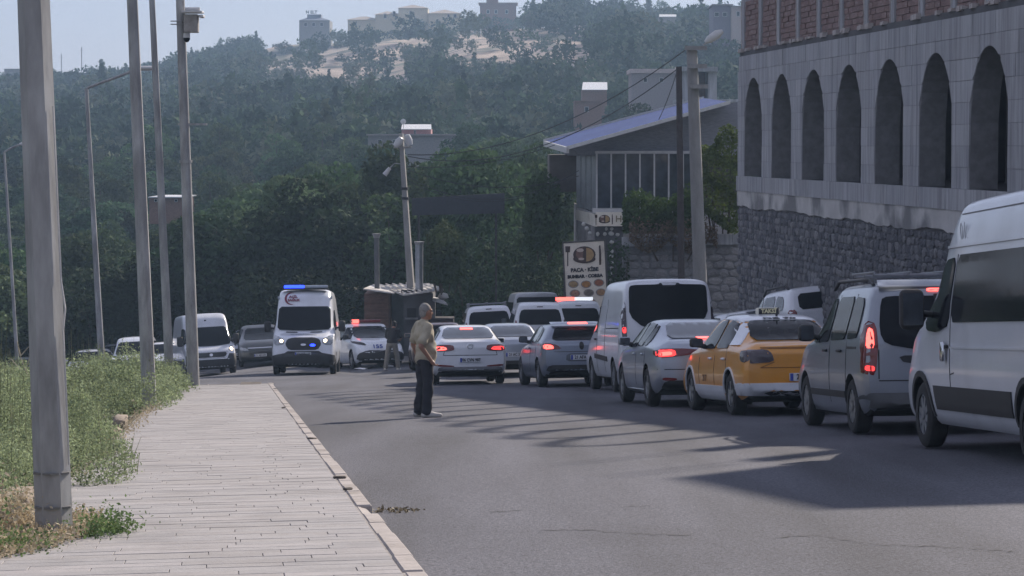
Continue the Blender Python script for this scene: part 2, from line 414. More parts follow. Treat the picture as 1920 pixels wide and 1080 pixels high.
# facing blocks clipped by the arches
bz = [Z_SILL + (Z_TOP - Z_SILL) * k / 8 for k in range(9)]
nb = 0
edges_y = [Y0] + [v for ab in ops[::-1] for v in ab] + [Y1]
for r in range(8):
    z0, z1 = bz[r] + .004, bz[r+1] - .004
    cuts = []
    if r < 5:
        for k in range(0, len(edges_y), 2):
            a, b = edges_y[k], edges_y[k+1]; n = max(1, round((b - a) / .7)); n = 2 if n < 2 and r % 2 else n
            cuts += [(lerp(a, b, i / n), lerp(a, b, (i + 1) / n)) for i in range(n)]
    if r >= 3:
        if r >= 5: cuts = []
        y = Y0 + (.35 if r % 2 else 0)
        while y < Y1 and r >= 5:
            ln = random.choice((.62, .78, .95)); cuts.append((y, min(Y1, y + ln))); y += ln
        if r < 5:
            for a, b in ops: cuts += [(a, (a + b) / 2), ((a + b) / 2, b)]
    for a, b in cuts:
        if b - a < .1: continue
        a += .003; b -= .003; N = 7; top = []; low = []
        for i in range(N):
            y = lerp(a, b, i / (N - 1)); az = arch_z(y); lo = z0 if az is None else max(z0, az + .004)
            if lo < z1 - .015: top.append((y, z1)); low.append((y, lo))
        if len(top) < 2: continue
        pr = .018 + random.uniform(0, .012); vs = []; fs = []
        n = len(top)
        for o_ in (0.001, pr):
            vs += [wp(y, z, o_) for y, z in low] + [wp(y, z, o_) for y, z in top]
        for i in range(n - 1):
            fs.append((2*n+i, 2*n+i+1, 3*n+i+1, 3*n+i)); fs.append((i, i+1, 2*n+i+1, 2*n+i)); fs.append((n+i, 3*n+i, 3*n+i+1, n+i+1))
        fs.append((0, 2*n, 3*n, n)); fs.append((n-1, 2*n-1, 4*n-1, 3*n-1))
        me = pydata(vs, fs); bm = bmesh.new(); bm.from_mesh(me); bmesh.ops.recalc_face_normals(bm, faces=bm.faces); bm.to_mesh(me); bm.free()
        alink('block', me, random.choice(M_conc)); nb += 1
# sill course
y = Y0
while y < Y1:
    ln = random.choice((.9, 1.2, 1.5)); b = min(Y1, y + ln); m = MB(); wbox(m, y + .005, b - .005, Z_LEDGE + .01, Z_SILL - .002, -.1, .06 + random.uniform(0, .012)); alink('sill_block', m.mesh(), random.choice(M_conc)); y += ln
# plaster band
M_plast = mat('flaking pale plaster', (.5, .49, .475), .9, var=.15, scale=1.4, stretch=(1, 1, 1), bump=.5, bscale=6, dirt=((.2, .2, .2), .55, .49, .6))
vs = []; fs = []; N = 260
for i in range(N + 1):
    y = lerp(Y0, Y1, i / N); wz = max(-.05, min(.05, (wz if i else 0.0) + random.uniform(-.03, .03))); zz = Z_PLAST + wz
    vs += [wp(y, zz, .0), wp(y, zz + .02, .035), wp(y, Z_LEDGE + .008, .035 + random.uniform(0, .01)), wp(y, Z_LEDGE + .008, 0)]
for i in range(N):
    for k in range(3): fs.append((4*i+k, 4*i+4+k, 4*i+5+k, 4*i+1+k))
alink('plaster_band', pydata(vs, fs), M_plast)
# rough stone base
def rough_stone(w, h, d):
    vs = []
    ring = 7; a0 = random.random()
    for k in range(ring):
        a = 2 * math.pi * (k + a0) / ring; r = random.uniform(.8, 1.16)
        ca, sa = math.cos(a), math.sin(a); m = max(abs(ca), abs(sa)) ** .72
        vs.append((ca / m * w / 2 * r, sa / m * h / 2 * r, 0))
    for k in range(ring): vs.append((vs[k][0] * .82, vs[k][1] * .82, d * random.uniform(.55, 1)))
    vs.append((random.uniform(-.1, .1) * w, random.uniform(-.1, .1) * h, d * random.uniform(1, 1.35)))
    fs = [(k, (k+1) % ring, ring + (k+1) % ring, ring + k) for k in range(ring)] + [(ring + k, ring + (k+1) % ring, 2*ring) for k in range(ring)]
    return vs, fs
STV = [pydata(*rough_stone(1, 1, 1)) for _ in range(14)]
for i, m_ in enumerate(STV): m_.materials.append(M_stone[(0, 1, 2, 0, 1, 2, 3)[i % 7]])
Rw = Matrix((WD.normalized(), Vector((0, 0, 1)), Vector((-1, -.1033, 0)).normalized())).transposed().to_4x4()
stones = []
z = Z_PLAST - .02; row = 0
while z > -6.6:
    h = random.uniform(.13, .22); y = Y0 + random.uniform(0, .4)
    while y < Y1 - .1:
        w = random.uniform(.2, .45)
        if z - h > ground(8.5, y) - .2: stones.append((y + w / 2, z - h / 2 + random.uniform(-.03, .03), w * .98, h * 1.04))
        y += w
    z -= h
stones.sort(key=lambda s: (s[1] < -4.6, s[0] < 46.5, abs(s[0] - 55)))
rest = MB()
for i, (y, z, w, h) in enumerate(stones):
    me = random.choice(STV); M = Matrix.Translation(wp(y, z, -.015) - AO) @ Rw @ Matrix.Diagonal((w, h, random.uniform(.012, .038), 1))
    if i < 290:
        o = link('stone', me, None, arc); o.matrix_local = M
    else:
        rest.add([M @ v.co for v in me.vertices], [tuple(p.vertices) for p in me.polygons], random.randrange(4))
o = rest.build('stone_courses', M_stone, arc); o['kind'] = 'stuff'
# the unfinished brick storey on top: low brick walls, posts and thin brick arches
M_brick = [mat('red hollow brick %d' % i, c, .85, var=.25, scale=5, bump=.4, bscale=20, stretch=(1, 1, 6), dirt=((.34, .29, .27), 2.5, .58, .75)) for i, c in enumerate([(.21, .135, .12), (.19, .12, .11), (.235, .155, .14)])]
M_mort2 = mat('pale squeezed mortar', (.42, .38, .36), .9, var=.2, scale=8, bump=.5)
zt = Z_TOP + .14; PY = [Y1 - .35 - 2.4 * i for i in range(0, 18) if Y1 - .35 - 2.4 * i > Y0]
bc = MB()
wbox(bc, Y0 + .2, Y1 - .3, zt, zt + 1.40, -.16, -.28); alink('brick_core', bc.mesh(), M_mort2)
bricks = []
for r in range(10):
    z0 = zt + .14 * r; y = Y0 + .2 + (.2 if r % 2 else 0)
    while y < Y1 - .4: bricks.append((y, min(y + .4, Y1 - .35), z0)); y += .4
bricks.sort(key=lambda b: (not (46 < b[0] < 72), b[0]))
restb = MB()
for i, (a, b, z0) in enumerate(bricks):
    pr = random.uniform(-.012, .016); q = MB() if i < 290 else restb
    wbox(q, a + .006, b - .006, z0 + .006, z0 + .132, -.165, -.09 + pr, random.randrange(3) if i >= 290 else 0)
    if i < 290: alink('brick', q.mesh(), random.choice(M_brick))
me = restb.mesh(); o = alink('brick_courses', me, M_brick); o['kind'] = 'stuff'
for k, y in enumerate(PY):
    q = MB(); hgt = 2.6; ww = .28 if 35.4 < y < 41.5 else .13
    wbox(q, y - .13, y + .13, zt, zt + 1.55, -.04, -.34); wu = ww if ww > .2 else .06; wbox(q, y - wu, y + wu, zt + 1.55, zt + hgt, -.1, -.28)
    if ww > .2:
        for sg in (-1, 1): r_ = MB(); r_.tube([wp(y + sg*.2, zt + 2.8, -.19), wp(y + sg*.2, zt + 4.3, -.19)], .02, 5); alink('starter_bar', r_.mesh(), M_mortar)
    alink('post', bevel(q.mesh(), .015), M_conc[k % 4])
    q = MB(); zz = zt                                            # mortar squeezed out along the post
    for j in range(9):
        w = random.uniform(.02, .06); q.box(wp(y + .15 + random.uniform(-.02, .02), zt + .1 + .16 * j, -.05), (.05, w, .2))
    alink('mortar_smear', q.mesh(), M_mort2)
for k in range(len(PY) - 1):
    a, b = PY[k+1] + .06, PY[k] - .06; q = MB(); N = 14; R = (b - a) / 2; cy_ = (a + b) / 2
    if PY[k] < 42: continue
    for i in range(N):
        t0, t1 = math.pi * i / N, math.pi * (i + 1) / N
        P = []
        for t_, rr in ((t0, R), (t1, R), (t1, R + .09), (t0, R + .09)): P.append((cy_ + rr * math.cos(t_), zt + 2.45 + rr * .98 * math.sin(t_)))
        q.hexa([wp(y, z, -.08) for y, z in P] + [wp(y, z, -.28) for y, z in P])
    alink('brick_arch', q.mesh(), M_brick[k % 3])
q = MB(); wbox(q, Y0, Y0 + 4.6, zt, zt + 3.8, -.1, -5)
alink('end_room', q.mesh(), M_brick[1])
for i in range(60):
    y = random.uniform(Y0, Y1); q = MB(); q.box(wp(y, zt + .02, -.03), (.12, random.uniform(.2, .9), random.uniform(.04, .12))); alink('mortar_drip', q.mesh(), M_mort2)

# ================================================================== VEHICLES
def pchip(t, Y, tq):
    t = np.asarray(t, float); Y = np.asarray(Y, float); h = np.diff(t); d = np.diff(Y, axis=0) / h[:, None]
    m = np.zeros_like(Y); m[0] = d[0]; m[-1] = d[-1]
    for i in range(1, len(t) - 1):
        w1 = 2*h[i] + h[i-1]; w2 = h[i] + 2*h[i-1]; pr = d[i-1] * d[i]
        with np.errstate(divide='ignore', invalid='ignore'): v = (w1 + w2) / (w1 / d[i-1] + w2 / d[i])
        m[i] = np.where(pr > 0, v, 0)
    k = np.clip(np.searchsorted(t, tq, side='right') - 1, 0, len(t) - 2); s = ((tq - t[k]) / h[k])[:, None]; hh = h[k][:, None]
    return (2*s**3-3*s**2+1)*Y[k] + (s**3-2*s**2+s)*hh*m[k] + (-2*s**3+3*s**2)*Y[k+1] + (s**3-s**2)*hh*m[k+1]
def ring_of(st, hw):
    x, xr, zb, zbelt, zr, wb, wm, wbelt, wr, drop = st
    def X(z): return x if z <= zbelt else lerp(x, xr, (z - zbelt) / max(.02, zr - zbelt))
    q = [(0, zb), (wb, zb), (wm * .975, zb + .2 * (zbelt - zb)), (wm, zb + .55 * (zbelt - zb)), (lerp(wm, wbelt, .55), zb + .86 * (zbelt - zb)), (wbelt, zbelt),
         (lerp(wbelt, wr, .5) + .012 / hw, lerp(zbelt, zr - drop, .5)), (wr, zr - drop), (wr * .9, zr - drop * .38), (wr * .62, zr - drop * .08), (0, zr)]
    return np.array([(X(z), y * hw, z) for y, z in q])
def make_body(stations, hw, rbow=.08, fbow=.12, nu=4, nv=3):
    rings = []
    for st in stations:
        R = ring_of(st, hw); c = np.concatenate([[0], np.cumsum(np.maximum(.01, np.linalg.norm(np.diff(R, axis=0), axis=1)))])
        tq = np.concatenate([np.linspace(c[i], c[i+1], nv, endpoint=False) for i in range(len(c) - 1)] + [[c[-1]]])
        rings.append(pchip(c, R, tq))
    G = np.array(rings); ns, m, _ = G.shape
    tt = np.array([st[0] + .3 * (st[1] - st[0]) for st in stations]); tt = np.maximum.accumulate(tt + np.arange(ns) * 1e-4)
    tq = np.concatenate([np.linspace(tt[i], tt[i+1], nu, endpoint=False) for i in range(ns - 1)] + [[tt[-1]]])
    B = pchip(tt, G.reshape(ns, -1), tq).reshape(-1, m, 3); n = B.shape[0]
    bm = bmesh.new(); V = []
    for i in range(n):
        row = []
        for j in range(m):
            x, y, z = B[i, j]; row.append(bm.verts.new((x, max(0.0, y), z)))
        for j in range(m - 2, 0, -1):
            x, y, z = B[i, j]; row.append(bm.verts.new((x, -y, z)))
        V.append(row)
    L = len(V[0])
    for i in range(n - 1):
        for j in range(L): bm.faces.new((V[i][j], V[i][(j+1) % L], V[i+1][(j+1) % L], V[i+1][j]))
    cols = (.93, .8, .55, .25, 0, -.25, -.55, -.8, -.93)
    for i, bow, sg in ((0, rbow, -1), (n - 1, fbow, 1)):
        prev = None
        for j in range(m):
            x, y, z = B[i, j]
            if j in (0, m - 1): row = [V[i][j]] * (len(cols) + 2)
            else:
                row = [V[i][j]] + [bm.verts.new((x + sg * bow * (1 - c * c), y * c, z)) for c in cols] + [V[i][L - j]]
            if prev:
                for k in range(len(row) - 1):
                    q = []
                    for v in (prev[k], prev[k+1], row[k+1], row[k]):
                        if v not in q: q.append(v)
                    if len(q) > 2: bm.faces.new(q)
            prev = row
    bmesh.ops.recalc_face_normals(bm, faces=bm.faces)
    return bm
def chaikin(poly, it=1):
    for _ in range(it):
        q = []
        for i in range(len(poly)):
            a, b = poly[i], poly[(i+1) % len(poly)]; k = min(.2, .075 / max(1e-4, math.hypot(b[0]-a[0], b[1]-a[1])))
            q += [(lerp(a[0], b[0], k), lerp(a[1], b[1], k)), (lerp(b[0], a[0], k), lerp(b[1], a[1], k))]
        poly = q
    return poly
class Car:
    def __init__(s, name, label, stations, width, body_mat, wheels, wr, group=None, rbow=.08, fbow=.12, rim=None, arch=None, cat='car', spokes=5, trackin=.0, under=True):
        s.root = thing(name, label, cat, group=group); s.hw = width / 2; s.wheels = wheels; s.wr = wr
        bm = make_body(stations, s.hw, rbow, fbow); s.bvh = BVHTree.FromBMesh(bm)
        s.xmin = min(v.co.x for v in bm.verts); s.xmax = max(v.co.x for v in bm.verts)
        me = bpy.data.meshes.new('body'); bm.to_mesh(me); bm.free(); smooth(me)
        me.materials.append(body_mat); me.materials.append(M_under)
        for p in me.polygons:
            if p.normal.z < -.75 and p.center.z < .6: p.material_index = 1
        o = link('body', me); cut = MB()
        for x in wheels:
            for sg in (1, -1):
                prof = [(0.0, -.19), (wr + .055, -.19), (wr + .055, .5), (0.0, .5)]
                cut.lathe([(max(r, .001), h * sg) for r, h in prof], 28, 'Y', (x, sg * (s.hw - .14), wr + .01))
        co = cut.build('cutter', [M_under, M_under]); 
        for p in co.data.polygons: p.material_index = 1
        bmm = bmesh.new(); bmm.from_mesh(co.data); bmesh.ops.remove_doubles(bmm, verts=bmm.verts, dist=.002); bmesh.ops.recalc_face_normals(bmm, faces=bmm.faces); bmm.to_mesh(co.data); bmm.free()
        md = o.modifiers.new('b', 'BOOLEAN'); md.operation = 'DIFFERENCE'; md.object = co; md.solver = 'EXACT'
        me2 = evaluated(o); o.modifiers.clear(); o.data = me2; bpy.data.objects.remove(co)
        if len(me2.polygons): me2.set_sharp_from_angle(angle=math.radians(38))
        o.parent = s.root; s.body = o
        # wheels
        tw = .2
        ty = MB(); ty.lathe([(wr*.62, -tw/2), (wr*.9, -tw/2), (wr*.985, -tw*.38), (wr, -tw*.2), (wr, tw*.2), (wr*.985, tw*.38), (wr*.9, tw/2), (wr*.62, tw/2), (wr*.6, 0), (wr*.62, -tw/2)], 28, 'Y')
        tm = ty.mesh(); smooth(tm, 40); tm.materials.append(M_rubber)
        rm = MB(); rr = wr * .63
        rm.lathe([(rr, .085), (rr*.9, .09), (rr*.86, .05), (rr*.82, .0), (rr*.3, -.03), (.001, -.03)], 24, 'Y')
        for k in range(spokes):
            a = 2*math.pi*k/spokes + .3; d = Vector((math.cos(a), 0, math.sin(a))); e = Vector((-d.z, 0, d.x)); w1, w2 = wr*.11, wr*.085
            P = [d*.02 - e*w1, d*.02 + e*w1, d*rr*.9 + e*w2, d*rr*.9 - e*w2]
            rm.hexa([p + Vector((0, .04, 0)) for p in P] + [p + Vector((0, .088, 0)) for p in P])
        rm.lathe([(wr*.15, .03), (wr*.15, .096), (.001, .1)], 12, 'Y')
        rme = rm.mesh(); smooth(rme, 35); rme.materials.append(rim or M_rim)
        for x in wheels:
            for sg in (1, -1):
                w = bpy.data.objects.new('wheel', None); C.objects.link(w); w.parent = s.root; w.location = (x, sg * (s.hw - .115 - trackin), wr); w.empty_display_size = .1
                if sg < 0: w.rotation_euler = (0, 0, math.pi)
                link('tyre', tm, None, w); link('rim', rme, None, w)
    def hit(s, axis, a, b):
        o, d = {'rear': ((-6, a, b), (1, 0, 0)), 'front': ((14, a, b), (-1, 0, 0)), 'left': ((a, 6, b), (0, -1, 0)), 'right': ((a, -6, b), (0, 1, 0)), 'top': ((a, b, 6), (0, 0, -1))}[axis]
        loc, n, i, ds = s.bvh.ray_cast(Vector(o), Vector(d))
        if loc is None:
            q = {'rear': (s.xmin, a, b), 'front': (s.xmax, a, b), 'left': (a, s.hw, b), 'right': (a, -s.hw, b), 'top': (a, b, 1.5)}[axis]
            loc, n, i, ds = s.bvh.find_nearest(Vector(q))
        if n.dot(Vector(d)) > 0: n = -n
        return loc, n, Vector(d)
    def patch(s, name, poly, axis, m, off=.011, res=.065, rnd=1, parent=None, label=None, strip=False):
        if rnd: poly = chaikin(poly, rnd)
        bm = bmesh.new(); PV = [bm.verts.new((a, b, 0)) for a, b in poly]
        if strip:                                    # polygon made of two matching edges, the second running back
            n = len(PV) // 2
            for i in range(n - 1): bm.faces.new((PV[i], PV[i+1], PV[2*n-2-i], PV[2*n-1-i]))
        else: bm.faces.new(PV)
        bmesh.ops.triangulate(bm, faces=bm.faces[:])
        for _ in range(5):
            le = [e for e in bm.edges if e.calc_length() > res * 1.4]
            if not le: break
            bmesh.ops.subdivide_edges(bm, edges=le, cuts=1); bmesh.ops.triangulate(bm, faces=bm.faces[:])
        dirs = None
        for v in bm.verts:
            loc, n, d = s.hit(axis, v.co.x, v.co.y); v.co = loc + n * off - d * off * .3; dirs = d
        be = [e for e in bm.edges if e.is_boundary]
        r = bmesh.ops.extrude_edge_only(bm, edges=be)
        for v in [g for g in r['geom'] if isinstance(g, bmesh.types.BMVert)]: v.co += dirs * .02
        bmesh.ops.recalc_face_normals(bm, faces=bm.faces)
        me = bpy.data.meshes.new(name); bm.to_mesh(me); bm.free()
        # outward faces
        up = sum((p.normal.dot(dirs) * p.area for p in me.polygons))
        if up > 0: me.flip_normals()
        smooth(me, 50)
        o = link(name, me, m, parent or s.root)
        if label: o['label'] = label
        return o
    def both(s, name, poly, m, **k):
        s.patch(name, poly, 'left', m, **k); s.patch(name, poly, 'right', m, **k)
    def pair(s, name, poly, axis, m, **k):
        a = s.patch(name, poly, axis, m, **k); b = s.patch(name, [(-y, z) for y, z in poly][::-1], axis, m, **k); return a, b
    def line(s, pts, axis, w=.012, m=None, name='door_gap', off=.0035):
        for a, b in zip(pts[:-1], pts[1:]):
            d = Vector((b[0]-a[0], b[1]-a[1])); n = Vector((-d.y, d.x)).normalized() * w / 2
            s.patch(name, [(a[0]+n.x, a[1]+n.y), (b[0]+n.x, b[1]+n.y), (b[0]-n.x, b[1]-n.y), (a[0]-n.x, a[1]-n.y)], axis, m or M_black, off=off, rnd=0, res=.12)
    def box(s, name, c, d, m, bev=.01, parent=None, seg=2, rot=None):
        q = MB(); q.box((0, 0, 0), d); me = bevel(q.mesh(), bev, seg); 
        if rot: me.transform(Matrix.Rotation(rot[1], 4, rot[0]))
        me.transform(Matrix.Translation(c)); smooth(me, 40); return link(name, me, m, parent or s.root)
    def mirrors(s, x, z, m=None, w=.2, h=.15, out=.1, arm=None):
        for sg, ax in ((1, 'left'), (-1, 'right')):
            loc, n, d = s.hit(ax, x, z); q = MB()
            q.box((0, 0, 0), (.14, w, h)); me = bevel(q.mesh(), min(w, h) * .28, 3); smooth(me, 60)
            me.transform(Matrix.Translation((x - .03, loc.y + sg * (out + w / 2 - .02), z + .06)))
            o = link('mirror', me, m or M_black, s.root)
            q = MB(); q.tube([(x, loc.y - sg * .04, z), (x - .02, loc.y + sg * (out + .06), z + .02)], .035, 8); q.build('mirror_arm', M_black, o, 60)
            q = MB(); q.box((x - .103, loc.y + sg * (out + w / 2 - .02), z + .06), (.006, w * .8, h * .78)); q.build('mirror_glass', M_glass2, o)
    def handle(s, x, z, m):
        for ax, sg in (('left', 1), ('right', -1)):
            loc, n, d = s.hit(ax, x, z); s.box('door_handle', loc + n * .02, (.18, .035, .035), m, .012)
    def plate(s, y, z, txt, axis='rear', w=.52, tilt=0):
        loc, n, d = s.hit(axis, y, z); sg = -1 if axis == 'rear' else 1
        rt = Vector((0, sg, 0)); up = Vector((0, 0, 1)); loc = loc + n * .02
        o = s.box('number_plate', loc, (.02, w, .115), M_plate, .004, seg=1)
        nn = -1 if axis == 'rear' else 1
        q = MB(); q.box(loc + Vector((nn * .0115, -sg * (w / 2 - .03), 0)), (.004, .045, .105)); q.build('country_strip', M_plateblue, o)
        if txt: put_text(txt, .105, frame(loc + Vector((nn * .014, 0, 0)) + rt * .02, rt, up), M_ink, 'plate_text', o, .003, .82)
        return o
    def place(s, px, d, head, at=(0, 0), dz=0.0):
        """put the local point `at` (x forward, y left) at the photo column px and distance d; head: degrees left of straight ahead"""
        a = math.radians(90 + head); X = (px - 960) / F * d
        h = Vector((math.cos(a), math.sin(a), 0)); l = Vector((-h.y, h.x, 0)); o = Vector((X, d, 0)) - h * at[0] - l * at[1]
        f = [o + h * s.wheels[0], o + h * s.wheels[-1]]
        def gh(p): return ground(p.x, p.y)
        zr, zf = gh(f[0]), gh(f[1]); hx = Vector((h.x, h.y, (zf - zr) / (s.wheels[-1] - s.wheels[0]))).normalized()
        m = (f[0] + f[1]) / 2; lx = Vector((l.x, l.y, .4 * (gh(m + l * .7) - gh(m - l * .7)) / 1.4)).normalized(); up = hx.cross(lx).normalized(); lx = up.cross(hx)
        z0 = (zr + zf) / 2 - hx.z * (s.wheels[0] + s.wheels[-1]) / 2
        M = Matrix((hx, lx, up)).transposed().to_4x4(); M.translation = Vector((o.x, o.y, z0 + dz + .002)); s.root.matrix_world = M; return s

# station: (x, x at roof, z bottom, z belt, z roof, half widths of bottom, middle, belt, roof edge (of half width), roof edge drop)
def sedan_st(L, H, deck=1.06, dl=.55, belt=.92, hood=.95, rw=.70):
    k = L / 4.6
    return [(0, .07, .36, belt-.05, deck-.05, .74, .90, .86, .70, .035), (.16, .2, .27, belt-.02, deck-.005, .80, .965, .93, .74, .03),
            (dl, dl, .2, belt, deck+.02, .82, .995, .955, .755, .035), (dl+.5*k, dl+.5*k, .18, belt+.01, H-.17, .83, 1, .96, rw-.01, .06), (dl+1.0*k, dl+1.0*k, .18, belt+.0, H-.03, .83, 1, .96, rw-.03, .07),
            (dl+1.6*k, dl+1.6*k, .18, belt-.01, H, .83, 1, .96, rw-.02, .075), (dl+2.15*k, dl+2.15*k, .18, belt-.02, H-.03, .83, 1, .955, rw-.02, .075),
            (dl+2.65*k, dl+2.65*k, .18, belt-.03, H-.2, .83, 1, .95, rw, .06), (dl+3.1*k, dl+3.1*k, .18, belt-.05, hood+.04, .83, .995, .945, .76, .04),
            (L-.55, L-.55, .18, belt-.12, hood-.09, .82, .98, .90, .7, .05), (L-.16, L-.18, .22, .68, .74, .78, .93, .84, .62, .05), (L, L-.04, .32, .58, .62, .7, .8, .72, .5, .04)]
def hatch_st(L, H, belt=.95, hood=.95, rw=.71):
    return [(0, .05, .38, belt-.02, belt+.1, .76, .90, .87, .74, .03), (.13, .2, .28, belt, belt+.18, .82, .965, .94, .74, .04), (.3, .34, .22, belt+.03, belt+.34, .84, .99, .96, .71, .05),
            (.52, .55, .2, belt+.03, H-.05, .85, 1, .965, rw-.01, .06), (.85, .85, .19, belt+.02, H-.012, .85, 1, .965, rw, .07), (1.5, 1.5, .18, belt, H, .85, 1, .965, rw, .075), (2.1, 2.1, .18, belt-.02, H-.03, .85, 1, .96, rw, .075),
            (2.6, 2.6, .18, belt-.03, H-.22, .85, 1, .955, rw+.01, .06), (3.0, 3.0, .18, belt-.05, hood+.05, .84, .995, .945, .76, .04), (L-.5, L-.5, .18, belt-.13, hood-.08, .82, .98, .9, .7, .05),
            (L-.15, L-.17, .24, .68, .74, .78, .92, .82, .6, .05), (L, L-.04, .34, .58, .62, .7, .8, .72, .5, .04)]
def mpv_st(L, H, belt=1.08, hood=1.08, rw=.80, rake=.22, nose=.95):
    return [(0, rake, .36, belt-.02, H-.10, .78, .93, .90, rw-.05, .05), (.1, rake+.08, .28, belt, H-.05, .84, .98, .955, rw-.01, .07), (.3, rake+.25, .22, belt, H-.012, .86, 1, .975, rw, .09),
            (1.0, 1.1, .2, belt, H, .87, 1, .975, rw, .095), (L*.46, L*.46, .19, belt, H-.005, .87, 1, .975, rw, .095), (L-nose-1.15, L-nose-1.15, .19, belt-.02, H-.06, .87, 1, .97, rw, .09),
            (L-nose-.6, L-nose-.6, .19, belt-.03, H-.34, .87, 1, .965, rw, .07), (L-nose, L-nose, .19, belt-.05, hood+.03, .86, .995, .95, .8, .05), (L-.45, L-.45, .2, belt-.16, hood-.1, .84, .98, .91, .74, .06),
            (L-.13, L-.15, .26, .74, .82, .8, .93, .84, .66, .05), (L, L-.04, .34, .62, .66, .72, .82, .74, .55, .04)]
def van_st(L, H, belt=1.25, hood=1.12, rw=.84, nose=.62, rake=.06, scr=.85, wst=1.72):
    """panel van: upright tail, tall roof, short bonnet; wst = top of the windscreen"""
    return [(0, rake, .42, belt-.02, H-.10, .8, .95, .94, rw-.04, .06), (.08, rake+.06, .34, belt, H-.04, .86, .985, .975, rw, .1), (.3, rake+.26, .28, belt, H-.01, .88, 1, .985, rw+.01, .12),
            (L*.35, L*.35, .26, belt, H, .88, 1, .985, rw+.01, .12), (L-nose-scr-.75, L-nose-scr-.75, .26, belt, H-.01, .88, 1, .985, rw+.01, .12), (L-nose-scr-.25, L-nose-scr-.25, .26, belt, lerp(H, wst, .35), .88, 1, .98, rw, .12),
            (L-nose-scr, L-nose-scr, .26, belt-.01, wst+.04, .88, 1, .975, rw, .09), (L-nose-scr*.45, L-nose-scr*.45, .26, belt-.04, lerp(hood, wst, .5)+.04, .88, 1, .965, rw-.0, .07), (L-nose, L-nose, .26, belt-.14, hood+.03, .87, .995, .95, .82, .05),
            (L-.28, L-.3, .26, belt-.3, hood-.13, .85, .97, .91, .76, .06), (L-.08, L-.12, .28, .76, hood-.32, .82, .92, .86, .7, .06), (L, L-.04, .34, .64, .7, .78, .86, .8, .62, .04)]

WHITE = paint('white car paint', (.74, .765, .81)); WHITE2 = paint('dusty white van paint', (.62, .645, .69), rough=.4)  # blue cast of the shade is mixed into both whites
SILVER = paint('silver car paint', (.39, .425, .49), .55); GREYB = paint('blue grey car paint', (.24, .275, .34), .5)
GREYW = paint('grey silver van paint', (.27, .295, .335), .45); YELLOW = paint('taxi yellow paint', (.68, .29, .03)); DKGREY = paint('dark grey car paint', (.035, .04, .045)); MAROON = paint('dark maroon paint', (.06, .022, .022))
DKBLUE = paint('dark blue paint', (.05, .07, .10), .3)

# ---------- minibus at the right edge
c = Car('minibus', 'tall white minibus with long dark side window cut off by the picture edge', van_st(5.99, 2.56, 1.32, 1.2, .80, .62, .06, .8, 1.98), 2.05, WHITE2, (.99, 5.03), .345, cat='minibus', rim=M_steel, spokes=8)
c.both('window', [(.35, 1.30), (.35, 1.97), (3.72, 1.97), (3.72, 1.30)], M_glass, rnd=1)
c.both('window', [(3.84, 1.27), (3.84, 1.95), (4.28, 1.93), (4.62, 1.62), (4.88, 1.32), (4.78, 1.22), (4.3, 1.20)], M_glass, rnd=1)
c.patch('windscreen', [(-.8, 1.26), (.8, 1.26), (.72, 1.97), (-.72, 1.97)], 'front', M_glass, rnd=1)
c.patch('window', [(-.75, 1.28), (.75, 1.28), (.68, 1.95), (-.68, 1.95)], 'rear', M_glass)
c.line([(.1, 2.06), (4.45, 2.06)], 'left', .025, WHITE2, 'roof_seam', .015); c.line([(.1, 2.38), (3.9, 2.38)], 'left', .012, M_mortar, 'roof_seam', .004)
c.both('side_moulding', [(1.52, .42), (1.52, .66), (4.48, .66), (4.42, .42)], M_black, rnd=0, off=.012)
c.both('wheel_arch_trim', [(5.03 + .46*math.cos(a), .345 + .46*math.sin(a)) for a in [math.pi*i/14 for i in range(15)]] + [(5.03 - .40*math.cos(a), .345 + .40*math.sin(a)) for a in [math.pi*i/14 for i in range(15)]], M_black, rnd=0, off=.014, strip=True)
c.both('wheel_arch_trim', [(.99 + .46*math.cos(a), .345 + .46*math.sin(a)) for a in [math.pi*i/14 for i in range(15)]] + [(.99 - .40*math.cos(a), .345 + .40*math.sin(a)) for a in [math.pi*i/14 for i in range(15)]], M_black, rnd=0, off=.014, strip=True)
c.line([(3.78, .45), (3.78, 1.98)], 'left', .014); c.line([(3.78, .45), (3.78, .78), (3.62, .80)], 'left', .01)
c.line([(.2, 1.05), (3.75, 1.05)], 'left', .02, WHITE2, 'body_crease', .01)
for x, z in ((3.92, 1.06),): c.handle(x, z, M_black); c.box('door_handle_bow', Vector((x + .02, c.hw + .03, z - .05)), (.1, .05, .2), M_chrome, .02)
c.mirrors(4.62, 1.38, w=.26, h=.42, out=.12)
c.pair('headlight', [(.62, .92), (.93, .98), (.93, 1.12), (.72, 1.04)], 'front', M_lampglass)
put_text('01.', .26, frame((3.62, c.hit('left', 3.62, 2.19)[0].y + .012, 2.19), (-1, 0, 0), (0, .06, 1)), mat('faded grey print', (.44, .45, .47), .7), 'lettering', c.root)
c.place(1750, 26.6, 4.2, at=(5.03, .92))
MINIBUS = c

